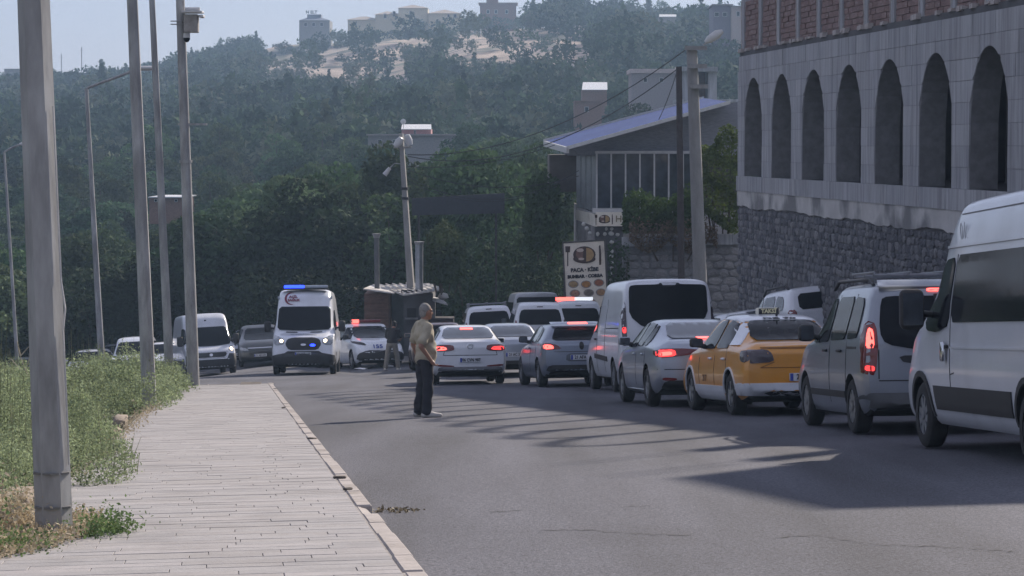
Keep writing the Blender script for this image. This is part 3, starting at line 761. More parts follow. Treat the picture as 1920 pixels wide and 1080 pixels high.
# ---------- silver grey people carrier
c = Car('people_carrier', 'silver grey people carrier with tall lit red tail lamp and roof rack behind the taxi', mpv_st(4.4, 1.80, 1.10, 1.08, .78, .25), 1.84, GREYW, (.74, 3.53), .325, cat='car', spokes=10)
c.patch('window', [(-.66, 1.06), (-.2, .98), (.2, .98), (.66, 1.06), (.72, 1.2), (.66, 1.58), (.58, 1.62), (-.58, 1.62), (-.66, 1.58), (-.72, 1.2)], 'rear', M_glass, rnd=1)
c.pair('taillight', [(.78, .70), (.90, .72), (.90, 1.1), (.83, 1.34), (.75, 1.30), (.745, 1.0)], 'rear', M_redoff)
for sg in (1, -1):
    c.patch('lit_lamp', [(sg*.79, 1.02), (sg*.865, 1.02), (sg*.855, 1.16), (sg*.82, 1.26), (sg*.79, 1.22)], 'rear', M_redglow, off=.014)
    c.patch('lit_lamp', [(sg*.79, .75), (sg*.88, .76), (sg*.875, .82), (sg*.79, .81)], 'rear', M_redon, off=.014)
c.both('taillight', [(.06, .72), (.06, 1.3), (.16, 1.28), (.16, .74)], M_redoff)
c.both('window', [(.42, 1.14), (.5, 1.60), (1.0, 1.63), (1.0, 1.12)], M_glass); c.both('window', [(1.08, 1.12), (1.08, 1.63), (1.92, 1.63), (1.92, 1.10)], M_glass); c.both('window', [(2.02, 1.09), (2.02, 1.62), (2.55, 1.60), (3.05, 1.16), (3.0, 1.07)], M_glass)
c.patch('windscreen', [(-.72, 1.1), (.72, 1.1), (.62, 1.66), (-.62, 1.66)], 'front', M_glass)
c.patch('bumper', [(-.9, .33), (.9, .33), (.9, .50), (-.9, .50)], 'rear', mat('grey bumper plastic', (.11, .115, .12), .6), off=.02)
c.patch('number_recess', [(-.45, .84), (.45, .84), (.52, .93), (-.52, .93)], 'rear', M_black, off=.008)
c.plate(0, .56, '21 AGE 58'); c.line([(-.74, .66), (-.74, 1.0)], 'rear', .014); c.line([(.74, .66), (.74, 1.0)], 'rear', .014); c.line([(-.74, .64), (.74, .64)], 'rear', .014)
c.both('side_moulding', [(1.05, .42), (1.05, .5), (3.1, .5), (3.1, .42)], M_black, rnd=0, off=.014)
c.line([(1.0, .35), (1.0, 1.66)], 'left', .012); c.line([(1.97, .35), (1.97, 1.66)], 'left', .012); c.line([(.45, 1.02), (1.0, 1.02)], 'left', .03)
c.handle(1.35, .98, M_black); c.handle(2.2, .98, M_black); c.mirrors(2.95, 1.14, w=.2, h=.22, out=.08)
c.patch('third_brake_light', [(-.12, 1.67), (.12, 1.67), (.11, 1.705), (-.11, 1.705)], 'rear', M_redglow, off=.012)
c.patch('spoiler', [(-.66, 1.7), (.66, 1.7), (.62, 1.76), (-.62, 1.76)], 'rear', GREYW, off=.06, rnd=0)
for sg in (1, -1):
    q = MB(); q.tube([(.55, sg*.66, 1.76), (.75, sg*.66, 1.83), (2.5, sg*.66, 1.83), (2.75, sg*.66, 1.74)], .022, 8); q.build('roof_rail', M_black, c.root, 60)
q = MB()
for x in (.7, 1.2, 1.7): q.tube([(x, -.64, 1.88), (x, .64, 1.88)], .02, 6)
for y in (-.64, -.2, .2, .64): q.tube([(.6, y, 1.91), (1.8, y, 1.91)], .016, 6)
q.build('roof_rack', M_steel, c.root, 60)
c.box('rear_wiper_cover', (.13, 0, 1.58), (.06, .1, .14), M_black, .02)
c.place(1612, 30.3, 4.6, at=(.74, .83))

# ---------- taxi
c = Car('taxi', 'yellow and white taxi saloon with a roof sign', sedan_st(4.44, 1.47, 1.07, .5, .95, .95, .70), 1.76, YELLOW, (.86, 3.51), .31, cat='taxi')
c.patch('roof', [(1.22, -.56), (1.22, .56), (1.6, .585), (2.3, .585), (2.3, -.585), (1.6, -.585)], 'top', WHITE, off=.012, rnd=1)
for sg in (1, -1):
    ax = 'left' if sg > 0 else 'right'
    c.patch('roof_pillar', [(.62, 1.02), (.95, 1.30), (1.12, 1.395), (1.5, 1.43), (2.25, 1.425), (2.2, 1.405), (1.5, 1.405), (1.2, 1.345), (1.02, 1.02)], ax, WHITE, off=.012, rnd=0, res=.05)
    c.patch('sill_panel', [(.1, .30), (.1, .47), (.5, .47), (.5, .3)], ax, WHITE, off=.011, rnd=0); c.patch('sill_panel', [(1.27, .2), (1.26, .42), (3.10, .42), (3.10, .2)], ax, WHITE, off=.011, rnd=0)
    c.patch('wheel_arch_trim', [(.86 + .395*math.cos(a), .31 + .395*math.sin(a)) for a in [math.pi*i/14 for i in range(15)]] + [(.86 - .366*math.cos(a), .31 + .366*math.sin(a)) for a in [math.pi*i/14 for i in range(15)]], ax, WHITE, off=.012, rnd=0, strip=True)
    c.patch('wheel_arch_trim', [(3.51 + .395*math.cos(a), .31 + .395*math.sin(a)) for a in [math.pi*i/14 for i in range(15)]] + [(3.51 - .366*math.cos(a), .31 + .366*math.sin(a)) for a in [math.pi*i/14 for i in range(15)]], ax, WHITE, off=.012, rnd=0, strip=True)
c.patch('bumper', [(-.86, .30), (.86, .30), (.86, .48), (-.86, .48)], 'rear', WHITE, off=.012, rnd=0); c.patch('bumper_trim', [(-.6, .28), (.6, .28), (.55, .36), (-.55, .36)], 'rear', M_black, off=.012)
c.patch('window', [(-.60, 1.09), (.60, 1.09), (.50, 1.39), (-.50, 1.39)], 'rear', M_glass)
c.both('window', [(1.03, .98), (1.22, 1.33), (1.78, 1.40), (1.8, .97)], M_glass); c.both('window', [(1.88, .97), (1.87, 1.40), (2.35, 1.37), (2.85, 1.0), (2.82, .96)], M_glass)
c.patch('windscreen', [(-.62, 1.03), (.62, 1.03), (.54, 1.39), (-.54, 1.39)], 'front', M_glass)
tl = [(.42, .78), (.83, .76), (.83, .95), (.52, .96), (.45, .9)]
M_tl = mat('smoked tail lamp', (.05, .035, .045), .2, var=.2, coat=.6)
c.pair('taillight', tl, 'rear', M_tl); c.both('taillight', [(.05, .77), (.06, .95), (.28, .94), (.24, .8)], M_tl)
c.line([(-.62, .7), (.62, .7)], 'rear', .012, mat('taxi dark orange line', (.25, .1, .01), .6)); c.line([(.62, .7), (.42, .78)], 'rear', .012, MATS['taxi dark orange line']); c.line([(-.6, .98), (.6, .98)], 'rear', .03, MATS['taxi dark orange line'])  # darker orange lines across the boot
c.plate(-.05, .56, '21 T 0870'); c.line([(1.84, .35), (1.84, 1.0)], 'left', .01); c.line([(1.05, .5), (1.1, .97)], 'left', .01); c.line([(2.85, .35), (2.9, .97)], 'left', .01)
c.handle(1.22, .82, WHITE); c.handle(2.08, .82, WHITE); c.mirrors(2.72, 1.0, M_black, .2, .14, .06)
sg_ = c.box('roof_sign', (1.95, 0, 1.525), (.14, .36, .11), mat('cream lamp box', (.62, .60, .50), .5), .03)
q = MB(); q.box((1.878, 0, 1.525), (.006, .31, .085)); q.build('sign_panel', M_ink, sg_)
put_text('TAKSİ', .085, frame((1.872, 0, 1.525), (0, -1, 0), (0, 0, 1)), mat('pale yellow print', (.7, .65, .4), .6), 'lettering', sg_, .004)
_l0 = c.hit('top', 1.26, 0)[0]; _l1 = c.hit('top', 1.4, 0)[0]
put_text('DB 70', .13, frame(_l0 + Vector((-.01, 0, .022)), (0, -1, 0), (_l1 - _l0)), M_ink, 'lettering', c.root, .004, 1.5)
put_text('21 T', .13, frame((2.45, c.hit('left', 2.45, .5)[0].y + .01, .52), (-1, 0, 0), (0, 0, 1)), mat('brown print', (.16, .075, .02), .6), 'lettering', c.root, .004)
q = MB(); q.tube([(1.42, 0, 1.46), (1.30, 0, 1.58)], [.02, .008], 6); q.build('antenna', M_black, c.root)
c.place(1379, 37.5, 8.5, at=(.86, .80))

# ---------- silver saloon
c = Car('silver_saloon', 'silver saloon with wide red tail lamps between white van and yellow taxi', sedan_st(4.63, 1.45, 1.10, .42, .97, .95, .69), 1.81, SILVER, (.92, 3.63), .325, cat='car')
c.patch('window', [(-.60, 1.12), (.60, 1.12), (.50, 1.38), (-.50, 1.38)], 'rear', M_glass2); c.both('window', [(.98, 1.02), (1.2, 1.31), (1.35, 1.34), (1.38, 1.0)], M_glass); c.both('window', [(1.42, 1.0), (1.40, 1.35), (1.98, 1.39), (1.98, .99)], M_glass); c.both('window', [(2.05, .98), (2.05, 1.39), (2.5, 1.35), (3.0, 1.0), (2.95, .97)], M_glass)
c.patch('windscreen', [(-.62, 1.03), (.62, 1.03), (.54, 1.37), (-.54, 1.37)], 'front', M_glass)
c.pair('taillight', [(.08, .90), (.42, .84), (.86, .80), (.86, .95), (.5, .955), (.3, .945), (.08, .92)], 'rear', M_redoff)
for sg in (1, -1): c.patch('lit_lamp', [(sg*.55, .84), (sg*.85, .82), (sg*.85, .93), (sg*.58, .94)], 'rear', M_redon, off=.014); c.patch('lit_lamp', [(sg*.62, .855), (sg*.8, .84), (sg*.8, .90), (sg*.63, .915)], 'rear', M_redglow, off=.018)
c.both('taillight', [(.06, .82), (.07, .94), (.32, .93), (.28, .86)], M_redoff)
c.patch('bumper_trim', [(-.78, .30), (.78, .30), (.74, .44), (-.74, .44)], 'rear', M_black, off=.012); c.pair('reflector', [(.55, .44), (.78, .44), (.78, .49), (.55, .48)], 'rear', M_redoff, off=.012)
c.line([(-.85, .62), (.85, .62)], 'rear', .014); c.plate(0, .54, '21 ADN 21'); c.patch('third_brake_light', [(-.14, 1.10), (.14, 1.10), (.14, 1.13), (-.14, 1.13)], 'rear', M_redglow, off=.02, rnd=0)
c.line([(2.02, .35), (2.02, 1.0)], 'left', .01); c.line([(1.1, .5), (1.15, 1.0)], 'left', .01); c.handle(1.35, .86, SILVER); c.handle(2.2, .86, SILVER); c.mirrors(2.85, 1.02, GREYB, .2, .14, .06)
c.both('sill_trim', [(1.32, .24), (1.32, .27), (3.2, .27), (3.2, .24)], M_chrome, rnd=0, off=.01)
c.place(1222, 42.4, 6.4, at=(.92, .82))

# ---------- white van with a wide rear window
c = Car('white_van', 'white panel van with very wide dark rear window beside the silver saloon', van_st(5.0, 2.3, 1.18, 1.1, .82, .75, .12, .9, 1.75), 2.02, WHITE, (.95, 3.95), .33, cat='van', rim=M_steel, spokes=7)
c.patch('window', [(-.80, 1.55), (-.52, 1.30), (.52, 1.30), (.80, 1.55), (.79, 2.1), (.74, 2.16), (.2, 2.17), (.16, 2.2), (-.2, 2.2), (-.25, 2.17), (-.74, 2.16), (-.79, 2.1)], 'rear', M_glass, rnd=1)
c.pair('taillight', [(.86, .95), (.95, .95), (.945, 1.8), (.87, 1.84), (.86, 1.5)], 'rear', M_tl); c.pair('lit_lamp', [(.87, 1.2), (.94, 1.2), (.94, 1.32), (.87, 1.32)], 'rear', M_redon, off=.014)
c.both('window', [(3.15, 1.22), (3.12, 1.78), (3.62, 1.76), (4.1, 1.4), (4.2, 1.22)], M_glass); c.both('side_panel', [(2.05, 1.25), (2.05, 1.78), (3.0, 1.78), (3.0, 1.25)], WHITE2, off=.004)
c.patch('windscreen', [(-.78, 1.18), (.78, 1.18), (.7, 1.74), (-.7, 1.74)], 'front', M_glass); c.both('side_moulding', [(1.6, .62), (1.65, .72), (3.3, .78), (3.3, .68)], M_black, off=.012, rnd=0)
c.patch('bumper', [(-.98, .42), (.98, .42), (.98, .6), (-.98, .6)], 'rear', M_black, off=.025); c.plate(.0, .85, '21 AAV 904'); c.line([(2.0, .4), (2.0, 1.9)], 'left', .012); c.line([(3.05, .4), (3.05, 1.85)], 'left', .012); c.handle(3.2, 1.08, M_black)
c.mirrors(4.05, 1.28, w=.22, h=.36, out=.12); c.line([(0.3, 1.3), (1.9, 1.3)], 'left', .02)
c.place(1116, 55.0, 6.8, at=(3.95, .92))

# ---------- grey hatchback
c = Car('grey_hatchback', 'blue grey hatchback with spoiler and lit left tail lamp beside the white saloon', hatch_st(4.05, 1.44), 1.80, GREYB, (.72, 3.3), .315, cat='car')
c.patch('window', [(-.64, 1.06), (.64, 1.06), (.60, 1.18), (.52, 1.34), (-.52, 1.34), (-.60, 1.18)], 'rear', M_glass)
c.pair('taillight', [(.44, .86), (.84, .84), (.86, .98), (.76, 1.0), (.55, .95)], 'rear', M_redoff); c.pair('lit_lamp', [(.62, .87), (.83, .86), (.84, .96), (.66, .95)], 'rear', M_redglow, off=.014)
c.both('taillight', [(.05, .86), (.08, .98), (.26, .97), (.2, .88)], M_redoff)
c.patch('spoiler', [(-.58, 1.36), (.58, 1.36), (.55, 1.41), (-.55, 1.41)], 'rear', GREYB, off=.07, rnd=0); c.patch('third_brake_light', [(-.22, 1.345), (.22, 1.345), (.22, 1.38), (-.22, 1.38)], 'rear', M_redglow, off=.09, rnd=0)
c.both('window', [(.78, 1.04), (.9, 1.30), (1.05, 1.33), (1.1, 1.02)], M_glass); c.both('window', [(1.14, 1.02), (1.12, 1.34), (1.72, 1.38), (1.74, 1.0)], M_glass2); c.both('window', [(1.82, .99), (1.8, 1.38), (2.25, 1.36), (2.72, 1.02), (2.7, .98)], M_glass2)
c.patch('windscreen', [(-.62, 1.03), (.62, 1.03), (.54, 1.37), (-.54, 1.37)], 'front', M_glass); c.patch('bumper_trim', [(-.80, .36), (.80, .36), (.74, .50), (-.74, .50)], 'rear', M_black, off=.012)
c.patch('plate_recess', [(-.36, .58), (.36, .58), (.34, .76), (-.34, .76)], 'rear', mat('deep grey paint', (.1, .115, .14), .5), off=.004); c.plate(0, .67, '21 AFA 13')
c.patch('badge', [(.09*math.cos(a)*.6, .93 + .09*math.sin(a)) for a in [2*math.pi*i/12 for i in range(12)]], 'rear', M_black, off=.012, rnd=0); c.line([(-.62, .8), (.62, .8)], 'rear', .012)
c.line([(1.78, .35), (1.78, 1.0)], 'left', .01); c.line([(.98, .5), (1.0, 1.0)], 'left', .01); c.handle(1.95, .88, GREYB); c.mirrors(2.55, 1.02, M_black, .2, .15, .06)
c.place(1014, 58.2, 8.5, at=(.72, .82))

# ---------- white saloon with its brake lamps lit
def round_badge(c, y, z, r, axis='rear'):
    loc, n, d = c.hit(axis, y, z); q = MB(); q.lathe([(r, 0), (r, .012), (r*.8, .014), (r*.8, .004), (.001, .004)], 20, 'X'); me = q.mesh()
    sg = -1 if axis == 'rear' else 1
    for k in (-1, 1):
        q2 = MB(); q2.box((.008, k * r*.28, 0), (.01, r*.16, r*1.3), M=None); 
    me.transform(Matrix.Translation(loc + Vector((sg * .004, 0, 0))) @ Matrix.Rotation(math.pi if sg < 0 else 0, 4, 'Z')); smooth(me, 40); return link('badge', me, M_chrome, c.root)
c = Car('white_saloon', 'white saloon with both brake lamps lit just right of the man in the beige shirt', sedan_st(4.77, 1.47, 1.10, .52, .95, .97, .71), 1.84, WHITE, (1.06, 3.85), .325, cat='car', rbow=.06)
c.patch('window', [(-.66, 1.13), (.66, 1.13), (.54, 1.40), (-.54, 1.40)], 'rear', M_glass2)
c.pair('taillight', [(.38, .86), (.42, .97), (.84, .98), (.86, .82), (.5, .82)], 'rear', M_redoff); c.patch('lit_lamp', [(.56, .855), (.84, .84), (.84, .93), (.6, .92)], 'rear', M_redglow, off=.014); c.patch('lit_lamp', [(-.5, .855), (-.82, .84), (-.82, .93), (-.55, .92)], 'rear', M_redon, off=.014)
c.both('taillight', [(.05, .83), (.06, .97), (.3, .95), (.25, .86)], M_redoff)
c.patch('third_brake_light', [(-.16, 1.335), (.16, 1.335), (.15, 1.375), (-.15, 1.375)], 'rear', M_redglow, off=.016, rnd=0)
c.both('window', [(1.05, 1.0), (1.3, 1.31), (1.5, 1.35), (1.52, .98)], M_glass); c.both('window', [(1.56, .98), (1.55, 1.36), (2.1, 1.40), (2.1, .97)], M_glass); c.both('window', [(2.18, .97), (2.18, 1.40), (2.6, 1.37), (3.1, 1.0), (3.08, .96)], M_glass)
c.patch('windscreen', [(-.62, 1.04), (.62, 1.04), (.54, 1.39), (-.54, 1.39)], 'front', M_glass); c.line([(-.66, .72), (.66, .72)], 'rear', .014); c.line([(-.66, .72), (-.62, .86)], 'rear', .012); c.line([(.66, .72), (.62, .86)], 'rear', .012)
c.patch('bumper_trim', [(-.8, .34), (.8, .34), (.76, .44), (-.76, .44)], 'rear', mat('lower bumper grey', (.2, .2, .22), .5), off=.012); c.pair('reflector', [(.4, .44), (.8, .45), (.8, .5), (.4, .47)], 'rear', M_redoff, off=.012)  # mid grey strip low on the bumper
c.plate(.0, .60, '06 CVN 987'); round_badge(c, 0, .94, .075); c.mirrors(2.95, 1.0, WHITE, .2, .14, .07); c.handle(1.6, .84, WHITE)
c.place(882, 62.3, 5.2, at=(0, 0))
WHITESALOON = c

def simple_windows(c, kind, L, H, belt, rearg, roofw=.6):
    c.patch('window', rearg, 'rear', M_glass)
# ---------- second row behind them
c = Car('silver_saloon', 'silver saloon half hidden behind the white saloon and the grey hatchback', sedan_st(4.6, 1.46, 1.08, .5, .95, .96, .70), 1.82, SILVER, (.95, 3.7), .32, cat='car')
c.patch('window', [(-.62, 1.10), (.62, 1.10), (.52, 1.39), (-.52, 1.39)], 'rear', M_glass2); c.pair('taillight', [(.40, .84), (.45, .95), (.84, .95), (.85, .82)], 'rear', M_redoff); c.pair('lit_lamp', [(.55, .86), (.8, .85), (.8, .92), (.56, .92)], 'rear', M_redon, off=.012)
c.both('window', [(1.1, .99), (1.35, 1.33), (2.1, 1.39), (2.1, .97)], M_glass); c.both('window', [(2.18, .97), (2.18, 1.39), (2.6, 1.36), (3.1, 1.0)], M_glass); c.patch('windscreen', [(-.62, 1.04), (.62, 1.04), (.54, 1.39), (-.54, 1.39)], 'front', M_glass)
c.patch('bumper_trim', [(-.8, .36), (.8, .36), (.76, .46), (-.76, .46)], 'rear', M_black, off=.012); c.plate(0, .62, '21 AC 330'); c.mirrors(2.95, 1.0, SILVER)
c.place(966, 69.5, 6.0)

def small_van(name, label, px, d, head, H=1.85, rack=False, col=None, L=4.4, W=1.83, cat='van', lit=False):
    c = Car(name, label, mpv_st(L, H, 1.12, 1.12, .78, .16), W, col or WHITE, (.75, 3.45), .32, cat=cat, rim=M_steel, spokes=8)
    c.patch('window', [(-.74, 1.10), (.74, 1.10), (.70, 1.45), (.62, 1.62), (-.62, 1.62), (-.70, 1.45)], 'rear', M_glass); c.patch('third_brake_light', [(-.1, 1.69), (.1, 1.69), (.1, 1.72), (-.1, 1.72)], 'rear', M_black, off=.012, rnd=0)
    c.pair('taillight', [(.78, .8), (.9, .8), (.9, 1.25), (.8, 1.28)], 'rear', M_redoff); c.both('window', [(.4, 1.16), (.5, 1.6), (1.8, 1.63), (1.8, 1.12)], M_glass); c.both('window', [(1.95, 1.1), (1.95, 1.62), (2.5, 1.6), (3.05, 1.16)], M_glass)
    c.patch('windscreen', [(-.72, 1.14), (.72, 1.14), (.62, 1.66), (-.62, 1.66)], 'front', M_glass); c.patch('bumper', [(-.9, .36), (.9, .36), (.9, .55), (-.9, .55)], 'rear', M_black, off=.02); c.plate(0, .7, '21 AK 702')
    c.pair('headlight', [(.52, .78), (.88, .82), (.88, .98), (.6, .9)], 'front', M_lampglass); c.patch('grille', [(-.5, .62), (.5, .62), (.48, .8), (-.48, .8)], 'front', M_black); c.plate(0, .5, '21 AK 702', 'front'); c.mirrors(2.95, 1.14, M_black, .2, .2, .08)
    if rack:
        q = MB()
        for x in (.6, 1.3, 2.0): q.tube([(x, -.66, H + .07), (x, .66, H + .07)], .02, 6); q.tube([(x, -.66, H - .05), (x, -.66, H + .07)], .016, 6); q.tube([(x, .66, H - .05), (x, .66, H + .07)], .016, 6)
        for y in (-.66, 0, .66): q.tube([(.4, y, H + .1), (2.2, y, H + .1)], .016, 6)
        q.build('roof_rack', M_steel, c.root, 60)
    return c.place(px, d, head)
small_van('small_van', 'white small van with a roof rack behind the white saloon', 921, 91, 4, 1.85, True)
small_van('small_van', 'white small van between the roof rack van and the police van', 1014, 87, 4.5, 1.88)
c = small_van('police_van', 'white police van with lit red and white light bar on its roof', 1086, 88.5, 4, 1.9)
q = MB(); q.box((1.5, .33, 1.95), (.2, .66, .12)); o = link('light_bar', bevel(q.mesh(), .02), M_redglow, c.root)
q = MB(); q.box((1.5, -.33, 1.95), (.2, .64, .12)); link('light_bar', bevel(q.mesh(), .02), mat('lit white beacon', (.8, .8, .8), .4, emit=(.9, .95, 1), es=.5), c.root)
q = MB(); q.box((1.5, 0, 1.875), (.16, 1.2, .05)); q.build('light_bar_foot', M_black, c.root)
c = Car('minibus', 'small white minibus far up the queue in front of the trees', van_st(5.0, 2.3, 1.2, 1.12, .82), 2.0, WHITE2, (.95, 3.95), .33, cat='minibus', rim=M_steel, spokes=7)
c.patch('window', [(-.82, 1.3), (.82, 1.3), (.78, 2.1), (-.78, 2.1)], 'rear', M_glass); c.pair('taillight', [(.86, .9), (.95, .9), (.94, 1.4), (.87, 1.4)], 'rear', M_redoff); c.both('window', [(.3, 1.3), (.3, 1.9), (3.6, 1.9), (4.1, 1.4)], M_glass); c.patch('windscreen', [(-.78, 1.2), (.78, 1.2), (.7, 1.74), (-.7, 1.74)], 'front', M_glass)
c.place(1008, 100, 5)
# ---------- cars on the raised strip below the stone wall
c = Car('dark_car', 'dark blue car behind the white van by the stone wall', hatch_st(4.2, 1.55, 1.0, 1.0), 1.8, DKBLUE, (.75, 3.35), .32, cat='car')
c.patch('window', [(-.64, 1.08), (.64, 1.08), (.54, 1.42), (-.54, 1.42)], 'rear', M_glass2); c.both('window', [(.8, 1.06), (1.0, 1.42), (1.74, 1.48), (1.74, 1.03)], M_glass2); c.both('window', [(1.82, 1.03), (1.82, 1.47), (2.25, 1.45), (2.8, 1.06)], M_glass2); c.patch('windscreen', [(-.62, 1.06), (.62, 1.06), (.54, 1.45), (-.54, 1.45)], 'front', M_glass2); c.pair('taillight', [(.55, .88), (.84, .86), (.84, 1.02), (.6, 1.0)], 'rear', M_redoff); c.mirrors(2.6, 1.06, M_black)
c.place(1342, 74, 8)
c = Car('white_saloon', 'white saloon whose roof shows behind the taxi sign', sedan_st(4.5, 1.5, 1.08, .5, .95, .96), 1.8, WHITE2, (.9, 3.6), .32, cat='car')
c.patch('window', [(-.62, 1.11), (.62, 1.11), (.52, 1.42), (-.52, 1.42)], 'rear', M_glass2); c.both('window', [(1.1, .99), (1.35, 1.36), (2.1, 1.42), (2.1, .97)], M_glass); c.both('window', [(2.18, .97), (2.18, 1.42), (2.6, 1.38), (3.1, 1.0)], M_glass); c.patch('windscreen', [(-.62, 1.04), (.62, 1.04), (.54, 1.41), (-.54, 1.41)], 'front', M_glass); c.pair('taillight', [(.5, .84), (.84, .84), (.84, .96), (.5, .96)], 'rear', M_redoff)
c.place(1432, 66, 7)
c = Car('white_estate', 'white estate car with roof rails standing under the stone wall', mpv_st(4.3, 1.66, 1.05, 1.08, .77, .3), 1.82, WHITE, (.75, 3.4), .34, cat='car')
c.both('window', [(.5, 1.12), (.65, 1.45), (1.1, 1.5), (1.1, 1.1)], M_glass2); c.both('window', [(1.22, 1.1), (1.22, 1.51), (1.95, 1.51), (1.95, 1.08)], M_glass2); c.both('window', [(2.05, 1.08), (2.05, 1.5), (2.45, 1.47), (2.95, 1.12)], M_glass2); c.patch('window', [(-.64, 1.08), (.64, 1.08), (.56, 1.48), (-.56, 1.48)], 'rear', M_glass); c.patch('windscreen', [(-.66, 1.1), (.66, 1.1), (.58, 1.54), (-.58, 1.54)], 'front', M_glass); c.pair('taillight', [(.7, .8), (.88, .8), (.88, 1.1), (.74, 1.1)], 'rear', M_redoff)
for sg in (1, -1):
    q = MB(); q.tube([(.6, sg*.62, 1.62), (.8, sg*.62, 1.72), (2.1, sg*.62, 1.72), (2.35, sg*.62, 1.58)], .028, 8); q.build('roof_rail', M_black, c.root, 60)
c.place(1548, 62.5, 15, at=(.3, 0))

# ---------- ambulance coming towards us
c = Car('ambulance', 'white ambulance with a lit blue beacon coming up the road', van_st(5.98, 2.80, 1.42, 1.36, .80, .80, .06, .72, 2.20), 2.06, WHITE, (1.0, 4.75), .345, cat='ambulance', rim=M_steel, spokes=7, fbow=.16)
FX = c.xmax
c.patch('windscreen', [(-.86, 1.45), (-.3, 1.42), (.3, 1.42), (.86, 1.45), (.82, 2.2), (-.82, 2.2)], 'front', M_glass, rnd=1, off=.02)
c.patch('grille', [(-.46, .80), (.46, .80), (.58, .98), (.52, 1.14), (.34, 1.2), (-.34, 1.2), (-.52, 1.14), (-.58, .98)], 'front', M_black, rnd=1)
c.patch('bumper', [(-.98, .30), (.98, .30), (.98, .62), (.6, .70), (.5, .76), (-.5, .76), (-.6, .70), (-.98, .62)], 'front', M_black, rnd=0, off=.035, res=.05)
hl = c.pair('headlight', [(.60, 1.06), (.64, .97), (.93, .95), (.95, 1.28), (.84, 1.26), (.64, 1.16)], 'front', M_lampglass)
for sg in (1, -1): c.patch('lit_lamp', [(sg*(.70 + .055*math.cos(a)), 1.09 + .05*math.sin(a)) for a in [2*math.pi*i/10 for i in range(10)]], 'front', M_lampon, off=.016, rnd=0)
c.pair('bonnet_vent', [(.2, 1.35), (.58, 1.36), (.58, 1.39), (.22, 1.38)], 'front', M_black, rnd=0, off=.01)
c.patch('grille_beacon', [(.30 + .09*math.cos(a),   .95 + .045*math.sin(a)) for a in [2*math.pi*i/12 for i in range(12)]], 'front', M_blueon, off=.02, rnd=0)
c.plate(0, .66, '12 ABZ 160', 'front'); c.patch('badge', [(.09*math.cos(a), .97 + .035*math.sin(a)) for a in [2*math.pi*i/14 for i in range(14)]], 'front', M_chrome, off=.012, rnd=0)
q = MB(); q.box((4.0, 0, 2.79), (.26, 1.5, .06)); q.build('light_bar_foot', M_black, c.root)
q = MB(); q.box((4.0, -.36, 2.86), (.24, .66, .11)); link('light_bar', bevel(q.mesh(), .03, 2), M_blueon, c.root); q = MB(); q.box((4.0, .36, 2.86), (.24, .78, .10)); link('light_bar', bevel(q.mesh(), .03, 2), M_blueoff, c.root)
M_wine = mat('crimson print', (.20, .02, .05), .6)
cy0, cz0, r0 = -.46, 2.47, .2
arcp = [(cy0 + r0*math.cos(a), cz0 + r0*math.sin(a)) for a in [math.radians(65 + 230*i/20) for i in range(21)]]; arcq = [(cy0 + .045 + r0*.88*math.cos(a), cz0 + r0*.90*math.sin(a)) for a in [math.radians(290 - 220*i/20) for i in range(21)]]
c.patch('crescent_emblem', [(y, z) for y, z in arcp + arcq], 'front', M_wine, off=.01, rnd=0, res=.05)
def front_text(c, s, size, y, z, m, sx=1.0):
    loc, n, d = c.hit('front', y, z); t_ = Vector((0, 1, 0)); up = n.cross(t_)
    if up.z < 0: up = -up
    put_text(s, size, frame(loc + n * .02, t_, up), m, 'lettering', c.root, .006, sx)
front_text(c, 'ACİL', .12, -.38, 2.52, M_wine); front_text(c, 'SAĞLIK', .12, -.36, 2.41, M_wine)
front_text(c, 'SNALUBMA', .11, 0, 1.29, mat('grey blue print', (.35, .38, .45), .6), 1.5)
c.both('window', [(3.6, 1.45), (3.6, 2.1), (4.1, 2.08), (4.75, 1.55), (4.7, 1.42)], M_glass)
c.mirrors(4.7, 1.5, w=.22, h=.36, out=.14); c.box('marker_lamp', Vector((4.2, -.86, 2.5)), (.1, .06, .1), M_blueoff, .02); c.box('marker_lamp', Vector((4.2, .86, 2.5)), (.1, .06, .1), M_blueoff, .02)
c.place(567, 81.5, 182.2, at=(FX, 0), dz=0)
# ---------- white panel van behind the poles
c = Car('panel_van', 'white panel van with its headlights on seen between the lamp posts', van_st(5.4, 2.5, 1.28, 1.15, .82, .65, .06, .8, 1.95), 2.05, WHITE2, (1.0, 4.45), .34, cat='van', rim=M_steel, spokes=7, fbow=.14)
FX = c.xmax
c.patch('windscreen', [(-.88, 1.22), (-.3, 1.16), (.3, 1.16), (.88, 1.22), (.78, 1.93), (-.78, 1.93)], 'front', M_glass); c.patch('grille', [(-.56, .72), (.56, .72), (.64, .9), (-.64, .9)], 'front', M_black)
c.line([(-.66, .93), (.66, .93)], 'front', .03, M_chrome, 'grille_trim', .014); c.line([(-.56, .69), (.56, .69)], 'front', .03, M_chrome, 'grille_trim', .014); c.line([(.56, .69), (.68, .93)], 'front', .03, M_chrome, 'grille_trim', .014); c.line([(-.56, .69), (-.68, .93)], 'front', .03, M_chrome, 'grille_trim', .014)
c.patch('bumper', [(-.98, .3), (.98, .3), (.98, .82), (.72, .84), (.6, .64), (-.6, .64), (-.72, .84), (-.98, .82)], 'front', M_black, off=.012, rnd=0)
c.pair('headlight', [(.68, .96), (.92, .98), (.93, 1.16), (.8, 1.12)], 'front', M_lampglass)
for sg in (1, -1): c.patch('lit_lamp', [(sg*(.84 + .06*math.cos(a)), 1.02 + .06*math.sin(a)) for a in [2*math.pi*i/10 for i in range(10)]], 'front', M_lampon, off=.016, rnd=0)
